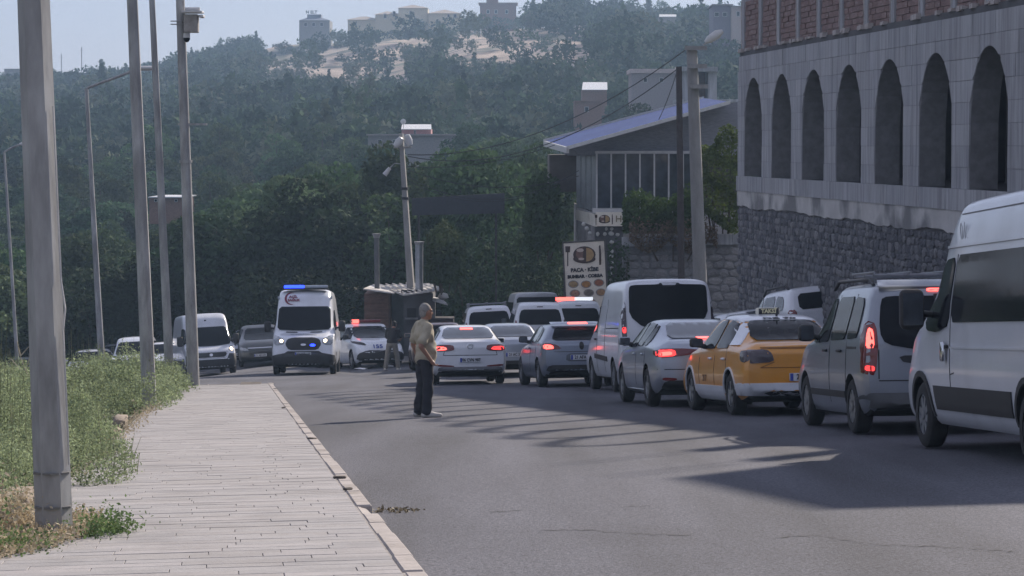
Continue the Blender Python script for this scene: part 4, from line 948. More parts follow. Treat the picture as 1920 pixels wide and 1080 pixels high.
c.both('window', [(3.55, 1.28), (3.55, 1.92), (3.95, 1.9), (4.55, 1.35), (4.5, 1.24)], M_glass); c.mirrors(4.5, 1.35, w=.24, h=.4, out=.12); c.patch('badge', [(.07*math.cos(a), .81 + .06*math.sin(a)) for a in [2*math.pi*i/12 for i in range(12)]], 'front', M_chrome, off=.016, rnd=0)
c.both('side_moulding', [(1.5, .45), (1.5, .65), (4.0, .65), (3.95, .45)], M_black, off=.012, rnd=0); c.box('roof_lamp', Vector((c.hit('front', 0, 2.2)[0].x, 0, 2.2)), (.04, .08, .06), M_black, .01)
c.place(398, 100, 193, at=(FX, 0))
# ---------- further cars beyond
def facing_car(name, label, st, W, col, wh, wr, px, d, head, kind='car', lamps=True, suv=False, belt=1.0, top=1.4, at='front'):
    c = Car(name, label, st, W, col, wh, wr, cat=kind)
    c.patch('windscreen', [(-.66, belt + .06), (.66, belt + .06), (.56, top), (-.56, top)], 'front', M_glass); c.pair('headlight', [(.45, .66), (.82, .70), (.84, .84), (.55, .78)], 'front', M_lampglass); c.patch('grille', [(-.5, .5), (.5, .5), (.45, .7), (-.45, .7)], 'front', M_black); c.patch('bumper_trim', [(-.8, .3), (.8, .3), (.78, .44), (-.78, .44)], 'front', M_black, off=.012); c.plate(0, .48, '21 AD 618', 'front')
    c.both('window', [(1.0, belt + .03), (1.25, top - .03), (1.9, top), (1.9, belt + .02)], M_glass); c.both('window', [(2.0, belt + .02), (2.0, top), (2.4, top - .03), (2.9, belt + .04)], M_glass); c.patch('window', [(-.62, belt + .1), (.62, belt + .1), (.54, top - .02), (-.54, top - .02)], 'rear', M_glass)
    c.pair('taillight', [(.55, belt - .14), (.84, belt - .14), (.84, belt), (.58, belt)], 'rear', M_redoff); c.mirrors(2.8, belt + .06, col)
    return c.place(px, d, head, at=((c.xmax if at == 'front' else 0), 0))
c = facing_car('off_roader', 'dark off-road car standing between the panel van and the ambulance', mpv_st(4.3, 1.72, 1.08, 1.12, .78, .2), 1.85, DKGREY, (.8, 3.4), .36, 488, 106, 186, top=1.58, belt=1.05)
c.line([(-.5, .78), (.5, .78)], 'front', .04, M_chrome, 'grille_trim', .012)
facing_car('grey_car', 'grey car half hidden behind the panel van', hatch_st(4.1, 1.5, .96, .96), 1.78, SILVER, (.75, 3.3), .31, 446, 112, 170, belt=.97, top=1.42)
facing_car('white_car', 'white car between the ambulance and the police car', sedan_st(4.4, 1.46, 1.06, .5, .94, .95), 1.76, WHITE, (.85, 3.5), .31, 645, 97, 20, belt=.95, top=1.39, at='rear')
c = Car('police_car', 'white police car with number 155 on its bonnet behind the dark shirted man', mpv_st(4.35, 1.66, 1.02, 1.1, .77, .3, 1.1), 1.84, WHITE, (.78, 3.42), .34, cat='car', fbow=.1)
FX = c.xmax
c.patch('windscreen', [(-.70, 1.12), (.70, 1.12), (.58, 1.55), (-.58, 1.55)], 'front', M_glass); c.pair('headlight', [(.48, .84), (.86, .92), (.86, 1.02), (.56, .96)], 'front', M_black); c.patch('grille', [(-.86, .32), (.86, .32), (.84, .56), (.5, .68), (-.5, .68), (-.84, .56)], 'front', M_black, off=.012)
c.both('window', [(1.0, 1.06), (1.15, 1.5), (1.9, 1.53), (1.9, 1.05)], M_glass); c.both('window', [(2.0, 1.05), (2.0, 1.52), (2.4, 1.5), (2.9, 1.1)], M_glass); c.patch('window', [(-.62, 1.1), (.62, 1.1), (.54, 1.5), (-.54, 1.5)], 'rear', M_glass); c.mirrors(2.85, 1.12, M_black, .2, .16)
M_pblue = mat('police blue print', (.03, .07, .32), .5); front_text(c, '155', .24, -.1, .80, M_pblue, 1.1)
q = MB(); q.box((1.9, 0, 1.74), (.22, 1.1, .11)); o = link('light_bar', bevel(q.mesh(), .03, 2), M_redoff, c.root); q = MB(); q.box((1.9, -.40, 1.74), (.24, .26, .13)); link('lit_lamp', bevel(q.mesh(), .03, 2), M_redglow, o)
c.place(716, 91.5, 196, at=(FX, 0)); POLICECAR = c
facing_car('maroon_car', 'dark maroon car half hidden behind the man in the beige shirt', hatch_st(4.2, 1.5, .98, .98), 1.8, MAROON, (.75, 3.35), .31, 826, 80, 4, belt=.99, top=1.43, at='rear')
facing_car('white_car', 'small white car low behind the weeds beside the thick lamp post', hatch_st(3.9, 1.46, .95, .95), 1.7, WHITE2, (.7, 3.15), .3, 147, 112, 176, belt=.96, top=1.39)
small_van('small_van', 'white small van with roof bar behind the weeds by the second lamp post', 262, 112, 183, 1.85)
facing_car('white_car', 'white car just left of the panel van behind the lamp post', hatch_st(4.0, 1.48, .95, .95), 1.75, WHITE, (.7, 3.2), .3, 306, 107, 184, belt=.96, top=1.4)
facing_car('silver_car', 'pale car mostly hidden behind the weeds left of the white small van', hatch_st(3.9, 1.45, .95, .95), 1.7, SILVER, (.7, 3.15), .3, 214, 116, 184, belt=.96, top=1.38)
facing_car('silver_car', 'silver car at the far left edge behind the weeds', sedan_st(4.4, 1.46, 1.06, .5, .94, .95), 1.75, SILVER, (.85, 3.5), .31, 8, 114, 170, belt=.95, top=1.38)

# ================================================================== POLES, WIRES
M_galv = mat('galvanised steel', (.33, .335, .335), .6, .1, var=.4, scale=5, stretch=(1, 1, .25), bump=.15, dirt=((.2, .2, .2), 2.2, .45, .7))
M_concp = mat('pole concrete', (.27, .265, .255), .9, var=.2, scale=4, stretch=(1, 1, .3), bump=.3)
M_lampshell = mat('pale lamp shell', (.55, .55, .54), .45, var=.1)
M_cable = mat('black cable', (.02, .02, .022), .7)
def mast(name, label, b_px, b_d, t_px, wb, wt, sides=8, h_extra=0.0, m=None, rot=.39, cat='lamp post', group=None, base_y=None):
    """tapered mast standing at photo column b_px at distance b_d; t_px = photo point its axis passes through at the top"""
    x = (b_px - 960) / F * b_d; B = gpt(x, b_d, .0); 
    T = pt(t_px[0], t_px[1], b_d); T = B + (T - B) * (1 + h_extra)
    r = thing(name, label, cat, B, group=group); q = MB(); n = 10
    q.tube([(T - B) * (i / n) for i in range(n + 1)], [lerp(wb, wt, i / n) / 2 for i in range(n + 1)], sides, rot=rot)
    q.build('shaft', m or M_galv, r, 60 if sides > 10 else None)
    return r, B, T - B
r, B, ax = mast('lamp_post', 'thick galvanised octagonal lamp post closest to the camera beside the weeds', 97, 15.75, (63, 0), .232, .185, 6, .35, rot=.62)
q = MB(); q.box((0, 0, .012), (.46, .46, .03)); q.build('base_plate', M_galv, r)
for dx, dy in ((-.19, -.19), (.19, -.19), (.19, .19), (-.19, .19)):
    q = MB(); q.tube([(dx, dy, 0), (dx, dy, .13)], .014, 6); q.tube([(dx, dy, .03), (dx, dy, .055)], .026, 6); q.build('anchor_bolt', M_black, r)
for f in (.062, .108):
    q = MB(); p = ax * f; q.tube([p, p + Vector((0, 0, .012))], .129 - f * .015, 6, rot=.62); q.build('joint_band', mat('weld seam', (.17, .17, .165), .6, .3), r)
q = MB(); q.tube([ax * .12 + Vector((.112, -.02, 0)), ax * .3 + Vector((.108, -.03, 0)), ax * .33 + Vector((.13, -.05, 0)), ax * .37 + Vector((.106, -.03, 0)), ax * .6 + Vector((.1, -.03, 0))], .006, 5); q.build('cable', mat('pale cable', (.5, .5, .5), .6), r)
r, B, ax = mast('lamp_post', 'galvanised lamp post standing at the edge of the pavement, second from the camera', 278, 44.0, (248, 0), .26, .17, h_extra=.3)
q = MB(); q.box((0, 0, .012), (.5, .5, .03)); q.build('base_plate', M_galv, r)
r, B, ax = mast('lamp_post', 'slim lamp post just left of the camera mast', 317, 61.5, (285, 0), .23, .12, h_extra=.3)
r, B, ax = mast('camera_mast', 'round grey mast carrying a camera box and a dome camera', 361, 62.0, (338, 0), .30, .20, 14, .12, cat='mast')
def on(px, py, d, B): return pt(px, py, d) - B
s62 = 62 / F
c0 = on(361, 45, 62, B)
q = MB(); q.box(c0 + Vector((.0, -.2, 0)), (26*s62, .3, 34*s62)); link('equipment_box', bevel(q.mesh(), .02), mat('dusty camera box', (.30, .28, .26), .7, var=.25, scale=6), r)
q = MB(); q.box(c0 + Vector((.04, -.25, 21*s62)), (38*s62, .5, 4*s62)); q.box(c0 + Vector((20*s62, -.25, 13*s62)), (8*s62, .4, 5*s62)); link('box_roof', bevel(q.mesh(), .01), M_lampshell, r)
q = MB(); q.tube([c0 + Vector((-12*s62, -.2, 27*s62)), c0 + Vector((16*s62, -.2, 27*s62))], 3.4*s62, 12); q.build('tube_camera', M_lampshell, r, 50)
q = MB(); c1 = c0 + Vector((-9*s62, -.2, -24*s62)); q.lathe([(.001, .1), (.075, .09), (.085, 0), (.08, -.03)], 16, 'Z', c1); dm = q.build('dome_camera', M_lampshell, r, 50)
q = MB(); q.lathe([(.08, -.03), (.075, -.08), (.045, -.125), (.001, -.14)], 16, 'Z', c1); q.build('dome_glass', M_glass, dm, 60)
q = MB()
for dz in (5, -1): q.tube([c0 + Vector((-40*s62, -.1, dz*s62)), c0 + Vector((-10*s62, -.1, dz*s62))], .016, 6)
q.build('bracket', M_galv, r)
q = MB(); q.tube([ax * (.585 / 1.12), ax * (.592 / 1.12)], .155, 14); q.build('mast_band', M_galv, r); q = MB(); q.box(on(361, 233, 62, B), (.7, .1, .05)); q.build('cross_piece', M_galv, r)
def arm_lamp(label, bpx, d, tpx, arm_px, wb, wt):
    r, B, ax = mast('street_lamp', label, bpx, d, tpx, wb, wt, 10, 0, cat='street lamp')
    if arm_px:
        P = [ax] + [pt(a, b, d) - B for a, b in arm_px]; q = MB(); q.tube(P, .04, 8); q.build('arm', M_galv, r, 60)
        e = P[-1]; q = MB(); q.lathe([(.001, -.35), (.09, -.3), (.13, -.1), (.13, .15), (.07, .32), (.001, .35)], 12, 'X', (0, 0, 0)); me = q.mesh(); me.transform(Matrix.Translation(e + Vector((.25, 0, 0))) @ Matrix.Diagonal((1, 1, .55, 1))); smooth(me, 60); link('lamp_head', me, M_lampshell, r)
arm_lamp('slim street lamp with a long arm reaching behind the second lamp post', 190, 78, (162, 166), [(190, 155), (232, 140), (258, 128)], .22, .11)
arm_lamp('very thin street lamp at the far left edge', 33, 100, (8, 285), [(20, 278), (40, 270)], .16, .09)
# utility poles
r, B, ax = mast('utility_pole', 'leaning concrete utility pole with two floodlights rising behind the kiosk', 779, 100, (752, 250), .44, .22, 4, 0, M_concp, .6, 'utility pole')
UP1 = B + ax
for px, py in ((747, 267), (766, 263)):
    q = MB(); q.lathe([(.001, -.22), (.1, -.2), (.15, 0), (.12, .2), (.001, .24)], 10, 'Z'); me = q.mesh(); me.transform(Matrix.Translation(pt(px, py, 99.7) - B) @ Matrix.Rotation(.7 if px < 757 else -.35, 4, 'Y') @ Matrix.Diagonal((1, .8, 1, 1))); smooth(me, 50); link('floodlight', me, M_lampshell, r)
q = MB(); q.tube([pt(738, 276, 100) - B, pt(772, 276, 100) - B], .05, 6); q.build('cross_arm', M_galv, r); q = MB()
q.tube([pt(756, 308, 100) - B, pt(740, 306, 100) - B, pt(730, 316, 100) - B], .025, 6); q.build('lamp_arm', M_galv, r); q = MB(); q.tube([pt(731, 315, 100) - B, pt(721, 328, 100) - B], [.07, .1], 8); q.build('small_lamp', M_lampshell, r, 50)
for py in (374, 398):
    f = (545 - py) / (545 - 250) * .52 + .46; q = MB(); p = ax * f; q.tube([p - Vector((0, 0, .05)), p + Vector((0, 0, .05))], lerp(.21, .1, f) + .03, 8); q.build('clamp_band', M_black, r)
r, B, ax = mast('utility_pole', 'thick concrete utility pole with a street light in front of the blue roofed restaurant', 1318, 86, (1297, 88), .50, .36, 12, 0, M_concp, .3, 'utility pole')
UP2 = B + ax
for (a, b, py) in ((1284, 1326, 89), (1290, 1326, 123), (1294, 1328, 161)):
    q = MB(); q.hexa([on(a, py + 5, 85.6, B), on(b, py + 5, 85.6, B), on(b, py + 5, 86.3, B), on(a, py + 5, 86.3, B), on(a, py - 3, 85.6, B), on(b, py - 3, 85.6, B), on(b, py - 3, 86.3, B), on(a, py - 3, 86.3, B)]); q.build('cross_arm', M_concp, r)
q = MB(); q.tube([on(1318, 84, 86, B), on(1332, 78, 86, B)], .03, 6); q.build('lamp_arm', M_galv, r)
q = MB(); q.tube([on(1322, 79, 86, B), on(1330, 74, 86, B), on(1345, 64, 86, B), on(1355, 58, 86, B)], [.05, .14, .16, .06], 10); q.build('lamp_head', M_lampshell, r, 50)
r, B, ax = mast('utility_pole', 'slim dark wooden pole beside the thick concrete utility pole', 1280, 85.5, (1273, 125), .24, .2, 10, 0, mat('dark tarred wood', (.06, .05, .048), .9, var=.3), .3, 'utility pole')
WOODTOP = B + ax
def cable(label, a, b, sag, rad=.014, n=18):
    pts = []
    for i in range(n + 1):
        t = i / n; p = a.lerp(b, t); p = p - Vector((0, 0, sag * 4 * t * (1 - t))); pts.append(p - a)
    q = MB(); q.tube(pts, rad, 5, caps=False); o = q.build('cable', M_cable, None, 60); o.location = a; tag(o, label, 'cable')
cable('highest overhead cable from the kiosk pole up to the thick utility pole', pt(765, 290, 100), pt(1290, 90, 86), 1.0, .018)
cable('overhead cable just below the highest one, ending at the dark wooden pole', pt(765, 293, 100), pt(1272, 128, 85.5), 1.2, .018)
cable('cable from the kiosk pole to the blue roof eave', pt(764, 312, 100), pt(1040, 272, 94), .3)
cable('slack cable hanging between the kiosk pole and the restaurant windows', pt(764, 318, 100), pt(1085, 330, 95), .55)
cable('long sagging cable below the other wires of the kiosk pole', pt(764, 330, 100), pt(1085, 320, 95), 1.0)
cable('lowest sagging cable in front of the dark trees', pt(764, 338, 100), pt(1050, 345, 97), .75)
cable('short slanting cable from the dark wooden pole to the blue roof', pt(1270, 132, 85.5), pt(1235, 225, 94), .1)

# ================================================================== RESTAURANT ON THE RIGHT
def qbox(q, quad, d0, d1, mi=0):
    """solid whose front face fills four photo points (from lower left, counter-clockwise) at distance d0 and runs straight back to d1"""
    f = [pt(a, b, d0) for a, b in quad]; k = [Vector((p.x, d1, p.z)) for p in f]
    return q.hexa([f[0], f[1], f[2], f[3], k[0], k[1], k[2], k[3]], mi)
def bpart(root, name, quad, d0, d1, m, bev=0, label=None, parent=None):
    q = MB(); qbox(q, quad, d0, d1); me = q.mesh(); me.transform(Matrix.Translation(-root.location))
    if bev: bevel(me, bev)
    o = link(name, me, m, parent or root)
    if label: o['label'] = label
    return o
def rect(x0, x1, y0, y1): return [(x0, y1), (x1, y1), (x1, y0), (x0, y0)]
M_rwall = mat('grey restaurant plaster', (.34, .33, .325), .9, var=.2, scale=2, dirt=((.12, .115, .11), .8, .5, .7)); M_fr = mat('pale window frame', (.5, .5, .5), .5, var=.1); M_blue = mat('blue sheet roof', (.04, .075, .22), .8, 0, var=.15, scale=2, stretch=(1, .2, 1), spec=.15)
M_cream = mat('cream sign board', (.72, .68, .58), .6, var=.08, scale=2, dirt=((.4, .35, .28), 1.5, .55, .8)); M_wood = mat('brown boards', (.11, .08, .06), .8, var=.3)
rest_ = thing('restaurant', 'restaurant with a sloping blue sheet roof and a glazed dining room above the street', 'building', gpt(5.0, 98))
R0 = rest_.location.copy()
def rp(name, mb, m, parent=None):
    me = mb.mesh(); me.transform(Matrix.Translation(-R0)); return link(name, me, m, parent or rest_)
q = MB(); qbox(q, [(1115, 640), (1400, 640), (1400, 400), (1115, 400)], 95.6, 104); rp('lower_wall', q, M_rwall)
q = MB(); a, b = pt(1082, 385, 99), pt(1117, 402, 95.3); q.hexa([Vector((a.x, a.y, -9)), Vector((b.x, b.y, -9)), Vector((b.x, 104, -9)), Vector((a.x, 104, -9)), a, b, Vector((b.x, 104, b.z)), Vector((a.x, 104, a.z))]); rp('side_wall', q, M_rwall)
# dining room: floor ledge, dark room, panes, mullions
q = MB(); qbox(q, [(1112, 400), (1320, 400), (1320, 391), (1112, 391)], 95.0, 103); rp('ledge', q, M_fr)
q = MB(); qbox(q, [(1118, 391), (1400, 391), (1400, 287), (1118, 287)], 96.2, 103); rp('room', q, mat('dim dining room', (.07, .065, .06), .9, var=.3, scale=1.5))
mull = [1119, 1146, 1173, 1200, 1227, 1254, 1281, 1308]
for a, b in zip(mull[:-1], mull[1:]):
    q = MB(); qbox(q, rect(a + 1, b - 1, 289, 390), 95.55, 95.6); rp('pane', q, M_glass2)
for a in mull:
    q = MB(); qbox(q, rect(a - 1.4, a + 1.4, 287, 391), 95.45, 95.62); rp('mullion', q, M_fr)
q = MB(); qbox(q, rect(1116, 1312, 283, 288), 95.4, 95.7); rp('lintel', q, M_fr)
a, b = pt(1080, 290, 99), pt(1118, 290, 95.7); a2, b2 = pt(1080, 388, 99), pt(1118, 395, 95.7)
for i in range(4):
    u0, u1 = i / 4, (i + 1) / 4; P = [a2.lerp(b2, u0 + .02), a2.lerp(b2, u1 - .02), a.lerp(b, u1 - .02), a.lerp(b, u0 + .02)]; q = MB(); q.slab(P, .05); rp('side_pane', q, mat('pale side panel', (.26, .28, .29), .3, var=.2))
q = MB(); A, Bq, Cq, D = pt(1062, 277, 94), pt(1369, 191, 94), pt(1320, 184, 102), pt(1019, 265, 102)
q.slab([A, Bq, Cq, D], .06); rf_ = rp('roof', q, M_blue)
def beam(P0, P1, h, m, name, w=.12):
    q = MB(); q.hexa([P0 + Vector((0, -w/2, -h)), P1 + Vector((0, -w/2, -h)), P1 + Vector((0, w/2, -h)), P0 + Vector((0, w/2, -h)), P0 + Vector((0, -w/2, 0)), P1 + Vector((0, -w/2, 0)), P1 + Vector((0, w/2, 0)), P0 + Vector((0, w/2, 0))]); rp(name, q, m)
beam(A + Vector((0, -.08, .05)), Bq + Vector((0, -.08, .05)), .13, M_lampshell, 'fascia'); beam(D + Vector((0, .08, .08)), Cq + Vector((0, .08, .08)), .1, M_lampshell, 'fascia')
q = MB(); q.hexa([A + Vector((0, 0, -.2)), A + Vector((.1, 0, -.2)), D + Vector((.1, 0, -.2)), D + Vector((0, 0, -.2)), A + Vector((0, 0, .02)), A + Vector((.1, 0, .02)), D + Vector((.1, 0, .02)), D + Vector((0, 0, .02))]); rp('eave_board', q, M_lampshell)
q = MB(); q.hexa([pt(1085, 292, 95.9), pt(1400, 292, 95.9), pt(1400, 292, 102), pt(1060, 292, 102), pt(1070, 277, 95.9), pt(1400, 186, 95.9), pt(1400, 190, 102), pt(1050, 275, 102)]); rp('gable_wall', q, mat('grey gable boards', (.24, .25, .28), .85, var=.2, stretch=(1, 1, 6)))  # gable boards in a plain mid grey
q = MB(); qbox(q, rect(1030, 1092, 290, 360), 101, 106); rp('rear_room', q, mat('weathered brown plaster', (.16, .14, .125), .9, var=.25, scale=1.5))
for (x0, x1) in ((1082, 1116),):
    a, b = pt(1080, 393, 98.9), pt(1116, 402, 95.1); q = MB(); q.slab([pt(1080, 412, 98.9), pt(1116, 425, 95.1), b, a], .08); rp('side_sign', q, M_cream)
q = MB(); qbox(q, rect(1117, 1170, 398, 424), 94.85, 95.0); ss = rp('sign', q, M_cream)
def dish_logo(cx, cy, h, d, parent, off, root):
    """plate of food between a fork and a knife, h = height in photo pixels"""
    k = d / F; o = pt(cx, cy, d) - off
    def P(x, y, dz=0): return o + Vector((x * h * k, -.01 - dz, y * h * k))
    def disc(x, y, rx, ry, m, name, dz, a0=0, a1=2*math.pi):
        N = 20; vs = [P(x, y, dz)] + [P(x + rx*math.cos(lerp(a0, a1, i/N)), y + ry*math.sin(lerp(a0, a1, i/N)), dz) for i in range(N + 1)]
        link(name, pydata(vs, [(0, i, i+1) for i in range(1, N + 1)]), m, parent)
    br = mat('dark brown print', (.05, .03, .025), .7, var=.2); tan = mat('tan print', (.36, .24, .11), .7, var=.2); pal = mat('pale print', (.5, .42, .36), .7, var=.1)
    disc(.02, -.22, .62, .24, br, 'printed_plate', .000); disc(.02, .02, .62, .46, br, 'printed_plate', .003); disc(.12, .02, .42, .38, tan, 'printed_food', .006, -math.pi/2, math.pi/2)
    disc(-.05, .06, .4, .34, mat('brown print light', (.16, .09, .07), .7, var=.3), 'printed_food', .006, math.pi/2, 3*math.pi/2); disc(-.22, .26, .2, .1, pal, 'printed_food', .009); disc(-.15, -.22, .16, .07, pal, 'printed_food', .009)
    q = MB(); q.add([P(-.93, -.62, .004), P(-.87, -.62, .004), P(-.87, .15, .004), P(-.93, .15, .004), P(-1.02, .15, .004), P(-.78, .15, .004), P(-.76, .48, .004), P(-1.04, .48, .004)], [(0, 1, 2, 3), (4, 5, 6, 7)]); q.build('printed_fork', br, parent, fix=False)
    q = MB(); q.add([P(.84, -.55, .004), P(.94, -.55, .004), P(.95, .1, .004), P(.9, .55, .004), P(.82, .5, .004)], [(0, 1, 2, 3, 4)]); q.build('printed_knife', br, parent, fix=False)
dish_logo(1133, 411, 17, 94.85, ss, R0, rest_)
put_text('H', .34, frame(pt(1160, 411, 94.83) - R0, (1, 0, 0), (0, 0, 1)), mat('olive print', (.2, .17, .1), .7), 'lettering', ss, .005)
# white pebble column under the sign
q = MB(); qbox(q, rect(1116, 1168, 425, 640), 95.2, 95.6); rp('pebble_pier', q, mat('dark pier render', (.07, .07, .075), .9))
M_peb = mat('white river stone', (.5, .5, .48), .8, var=.15)
def pebble(px, py, w, h):
    vs = []; N = 9; c_ = pt(px, py, 95.19) - R0; k = 95 / F
    for ring, dd in ((1, 0), (.7, -.05)):
        for i in range(N): a = 2*math.pi*i/N; vs.append(c_ + Vector((math.cos(a)*w/2*k*ring*random.uniform(.85, 1.1), dd, math.sin(a)*h/2*k*ring*random.uniform(.85, 1.1))))
    vs.append(c_ + Vector((0, -.07, 0))); fs = [(i, (i+1) % N, N+(i+1) % N, N+i) for i in range(N)] + [(N+i, N+(i+1) % N, 2*N) for i in range(N)]
    me = pydata(vs, fs); smooth(me); link('pebble', me, M_peb, rest_)
for (px, py, w, h) in [(1137, 429, 6, 7), (1147, 429, 7, 7), (1121, 439, 7, 9), (1134, 439, 8, 8), (1146, 438, 11, 9), (1158, 440, 9, 7), (1147, 454, 9, 8), (1147, 471, 8, 9), (1146, 481, 9, 9), (1147, 493, 8, 7), (1147, 503, 8, 7), (1146, 514, 8, 7), (1146, 525, 7, 7), (1100, 428, 9, 8), (1106, 437, 8, 7), (1094, 420, 8, 9)]: pebble(px, py, w, h)
# free standing menu board
Bb = gpt(pt(1098, 560, 94.3).x, 94.3); brd = thing('menu_board', 'tall cream restaurant sign board with dish pictures standing by the road', 'sign', Bb)
kk = 94.3 / F
def bp(px, py, dz=0): return pt(px, py, 94.3 - dz) - Bb
q = MB(); q.hexa([bp(1061, 580), bp(1140, 576), bp(1140, 576, -.12), bp(1061, 580, -.12), bp(1055, 455), bp(1134, 450), bp(1134, 450, -.12), bp(1055, 455, -.12)]); q.build('board', M_cream, brd)
for (a, b) in (((1055, 455), (1134, 450)), ((1134, 450), (1140, 576)), ((1055, 455), (1061, 580))):
    q = MB(); q.tube([bp(*a, .01), bp(*b, .01)], .035, 6); q.build('frame', mat('dark sign frame', (.07, .065, .06), .6), brd)
for px in (1070, 1132):
    q = MB(); p = bp(px, 572, -.06); q.tube([p, Vector((p.x, p.y, -.2))], .05, 8); q.build('post', M_steel, brd)
dish_logo(1095, 478, 34, 94.28, brd, Bb, brd)
Mt = frame(bp(1096, 506, .02), (1, 0, .05), (0, 0, 1)); put_text('PAÇA · KİBE', .185, Mt, M_ink, 'lettering', brd, .012); Mt = frame(bp(1097, 518, .02), (1, 0, .05), (0, 0, 1)); put_text('BUMBAR · ÇORBA', .16, Mt, M_ink, 'lettering', brd, .012)
for (px, py, m) in ((1075, 533, (.32, .22, .1)), (1099, 533, (.38, .2, .07)), (1123, 530, (.28, .11, .06)), (1078, 550, (.36, .2, .14)), (1104, 549, (.16, .15, .12)), (1127, 548, (.33, .2, .1)), (1082, 568, (.3, .2, .1)), (1108, 567, (.36, .16, .08))):
    for rr, mm, dz in ((10, mat('plate rim print', (.25, .24, .23), .6), .012), (8, mat('food print %.2f %.2f' % m[:2], m, .7, var=.4, scale=12), .018)):
        vs = [bp(px, py, dz)] + [bp(px + rr*math.cos(a), py + rr*.72*math.sin(a), dz) for a in [2*math.pi*i/18 for i in range(18)]]; link('printed_dish', pydata(vs, [(0, i, i % 18 + 1) for i in range(1, 19)]), mm, brd)
# garden wall below the restaurant
gw = thing('garden_wall', 'dark stone retaining wall with a pale capping course below the hedge', 'wall', gpt(6.5, 88)); G0 = gw.location.copy()
def gpart(name, mb, m): me = mb.mesh(); me.transform(Matrix.Translation(-G0)); return link(name, me, m, gw)
q = MB(); qbox(q, [(1168, 640), (1400, 640), (1400, 437), (1168, 462)], 88.15, 89); gpart('wall', q, M_mortar)
xx = 1166.0
while xx < 1382:
    w = random.uniform(18, 34); y0 = lerp(441, 434, (xx - 1166) / 216) + 4; y1 = lerp(462, 458, (xx - 1166) / 216); q = MB(); qbox(q, rect(xx + .4, min(xx + w, 1386) - .4, y0, y1), 87.98, 88.3); gpart('capping_block', q, random.choice(M_conc)); xx += w
Rg = Matrix((Vector((1, 0, 0)), Vector((0, 0, 1)), Vector((0, -1, 0)))).transposed().to_4x4(); zz = pt(1200, 463, 88).z
M_pst = [mat('grey wall stone %d' % i, c_, .9, var=.3, scale=4, bump=.5) for i, c_ in enumerate([(.24, .235, .235), (.2, .198, .2), (.28, .272, .268)])]
STV2 = [m_.copy() for m_ in STV]
for i, m_ in enumerate(STV2): m_.materials.clear(); m_.materials.append(M_pst[i % 3])
for r_ in range(9):
    h = random.uniform(.24, .32); x = pt(1168, 500, 88).x + random.uniform(0, .2)
    while x < pt(1384, 500, 88).x:
        w = random.uniform(.32, .6); o = link('stone', random.choice(STV2), None, gw); o.matrix_local = Matrix.Translation(Vector((x + w/2, 88.16, zz - h/2)) - G0) @ Rg @ Matrix.Diagonal((w, h*1.03, random.uniform(.04, .09), 1)); x += w
    zz -= h
# dark unlit panel among the trees
dk = thing('billboard', 'long dark flat panel under the trees right of the leaning utility pole', 'billboard', gpt(pt(857, 400, 106).x, 106)); D0 = dk.location.copy()
bpart(dk, 'panel', [(772, 404), (946, 400), (946, 362), (772, 372)], 106, 106.2, mat('dark panel board', (.035, .04, .05), .8))
for px in (785, 930): bpart(dk, 'post', rect(px - 2, px + 2, 395, 660), 106.05, 106.15, M_black)

# ================================================================== KIOSK
_pt = pt
def pt(px, py, d_): return _pt(px, py, d_ + 6.5 if 90 < d_ < 98 else d_)
def bpart_k(*a): return bpart(a[0], a[1], a[2], a[3], a[4] + 6.5, a[5])
ki = thing('kiosk', 'small roadside oven kiosk with sheet roof, brick side and metal flue', 'kiosk', gpt(pt(755, 640, 93).x, 99.5)); K0 = ki.location.copy()
M_kb = mat('brown brick wall', (.20, .12, .09), .85, var=.3, scale=5, stretch=(1, 1, 3)); M_ko = mat('soot grey render', (.15, .15, .155), .9, var=.25, scale=2); M_sheet = mat('weathered grey sheet', (.55, .53, .50), .6, .2, var=.25, scale=3, dirt=((.22, .19, .16), 1.2, .5, .7))
bpart_k(ki, 'brick_wall', rect(683, 729, 551, 668), 93, 96, M_kb)
for i in range(7):
    y = 556 + i * 14; bpart_k(ki, 'brick_course', rect(684, 728.5, y, y + 11), 92.94, 93.02, M_kb)
bpart_k(ki, 'post', rect(728.5, 732, 548, 665), 92.6, 92.8, M_wood); bpart_k(ki, 'door_panel', rect(734, 757, 553, 668), 93.4, 94, mat('grey green door', (.12, .14, .14), .7)); bpart_k(ki, 'wall', rect(757, 812, 551, 668), 92.8, 96, M_ko)
q = MB(); P = [(757, 600), (757, 572), (764, 563), (775, 553), (800, 549), (816, 566), (816, 600)]
f = [pt(a, b, 92.3) - K0 for a, b in P]; k_ = [pt(a, b, 92.9) - K0 for a, b in P]; n = len(P); q.add(f + k_, [tuple(range(n))[::-1], tuple(range(n, 2*n))] + [(i, (i+1) % n, n + (i+1) % n, n + i) for i in range(n)]); q.build('oven_hood', M_ko, ki)
bpart_k(ki, 'oven_mouth', rect(763, 780, 578, 595), 92.2, 92.32, M_black); bpart_k(ki, 'oven_frame', rect(759.5, 783, 596, 599), 92.15, 92.3, M_galv)
def ksheet(name, quad_d, th=.05, m=None):
    q = MB(); q.slab([pt(a, b, d) - K0 for a, b, d in quad_d], th); return q.build(name, m or M_sheet, ki)
ksheet('roof_sheet', [(681, 541, 91.8), (740, 549, 91.2), (722, 541, 96), (700, 533, 96)]); ksheet('roof_sheet', [(757, 552.5, 91), (832, 542, 91), (806, 531, 97), (704, 535, 97)])
for i in range(8):
    t = (i + .5) / 8; q = MB(); a = pt(lerp(757, 832, t), lerp(552, 541.4, t), 91); b = pt(lerp(704, 806, t), lerp(534.4, 530.4, t), 97); q.tube([a - K0 + Vector((0, 0, .03)), b - K0 + Vector((0, 0, .03))], .025, 5); q.build('roof_rib', M_sheet, ki)
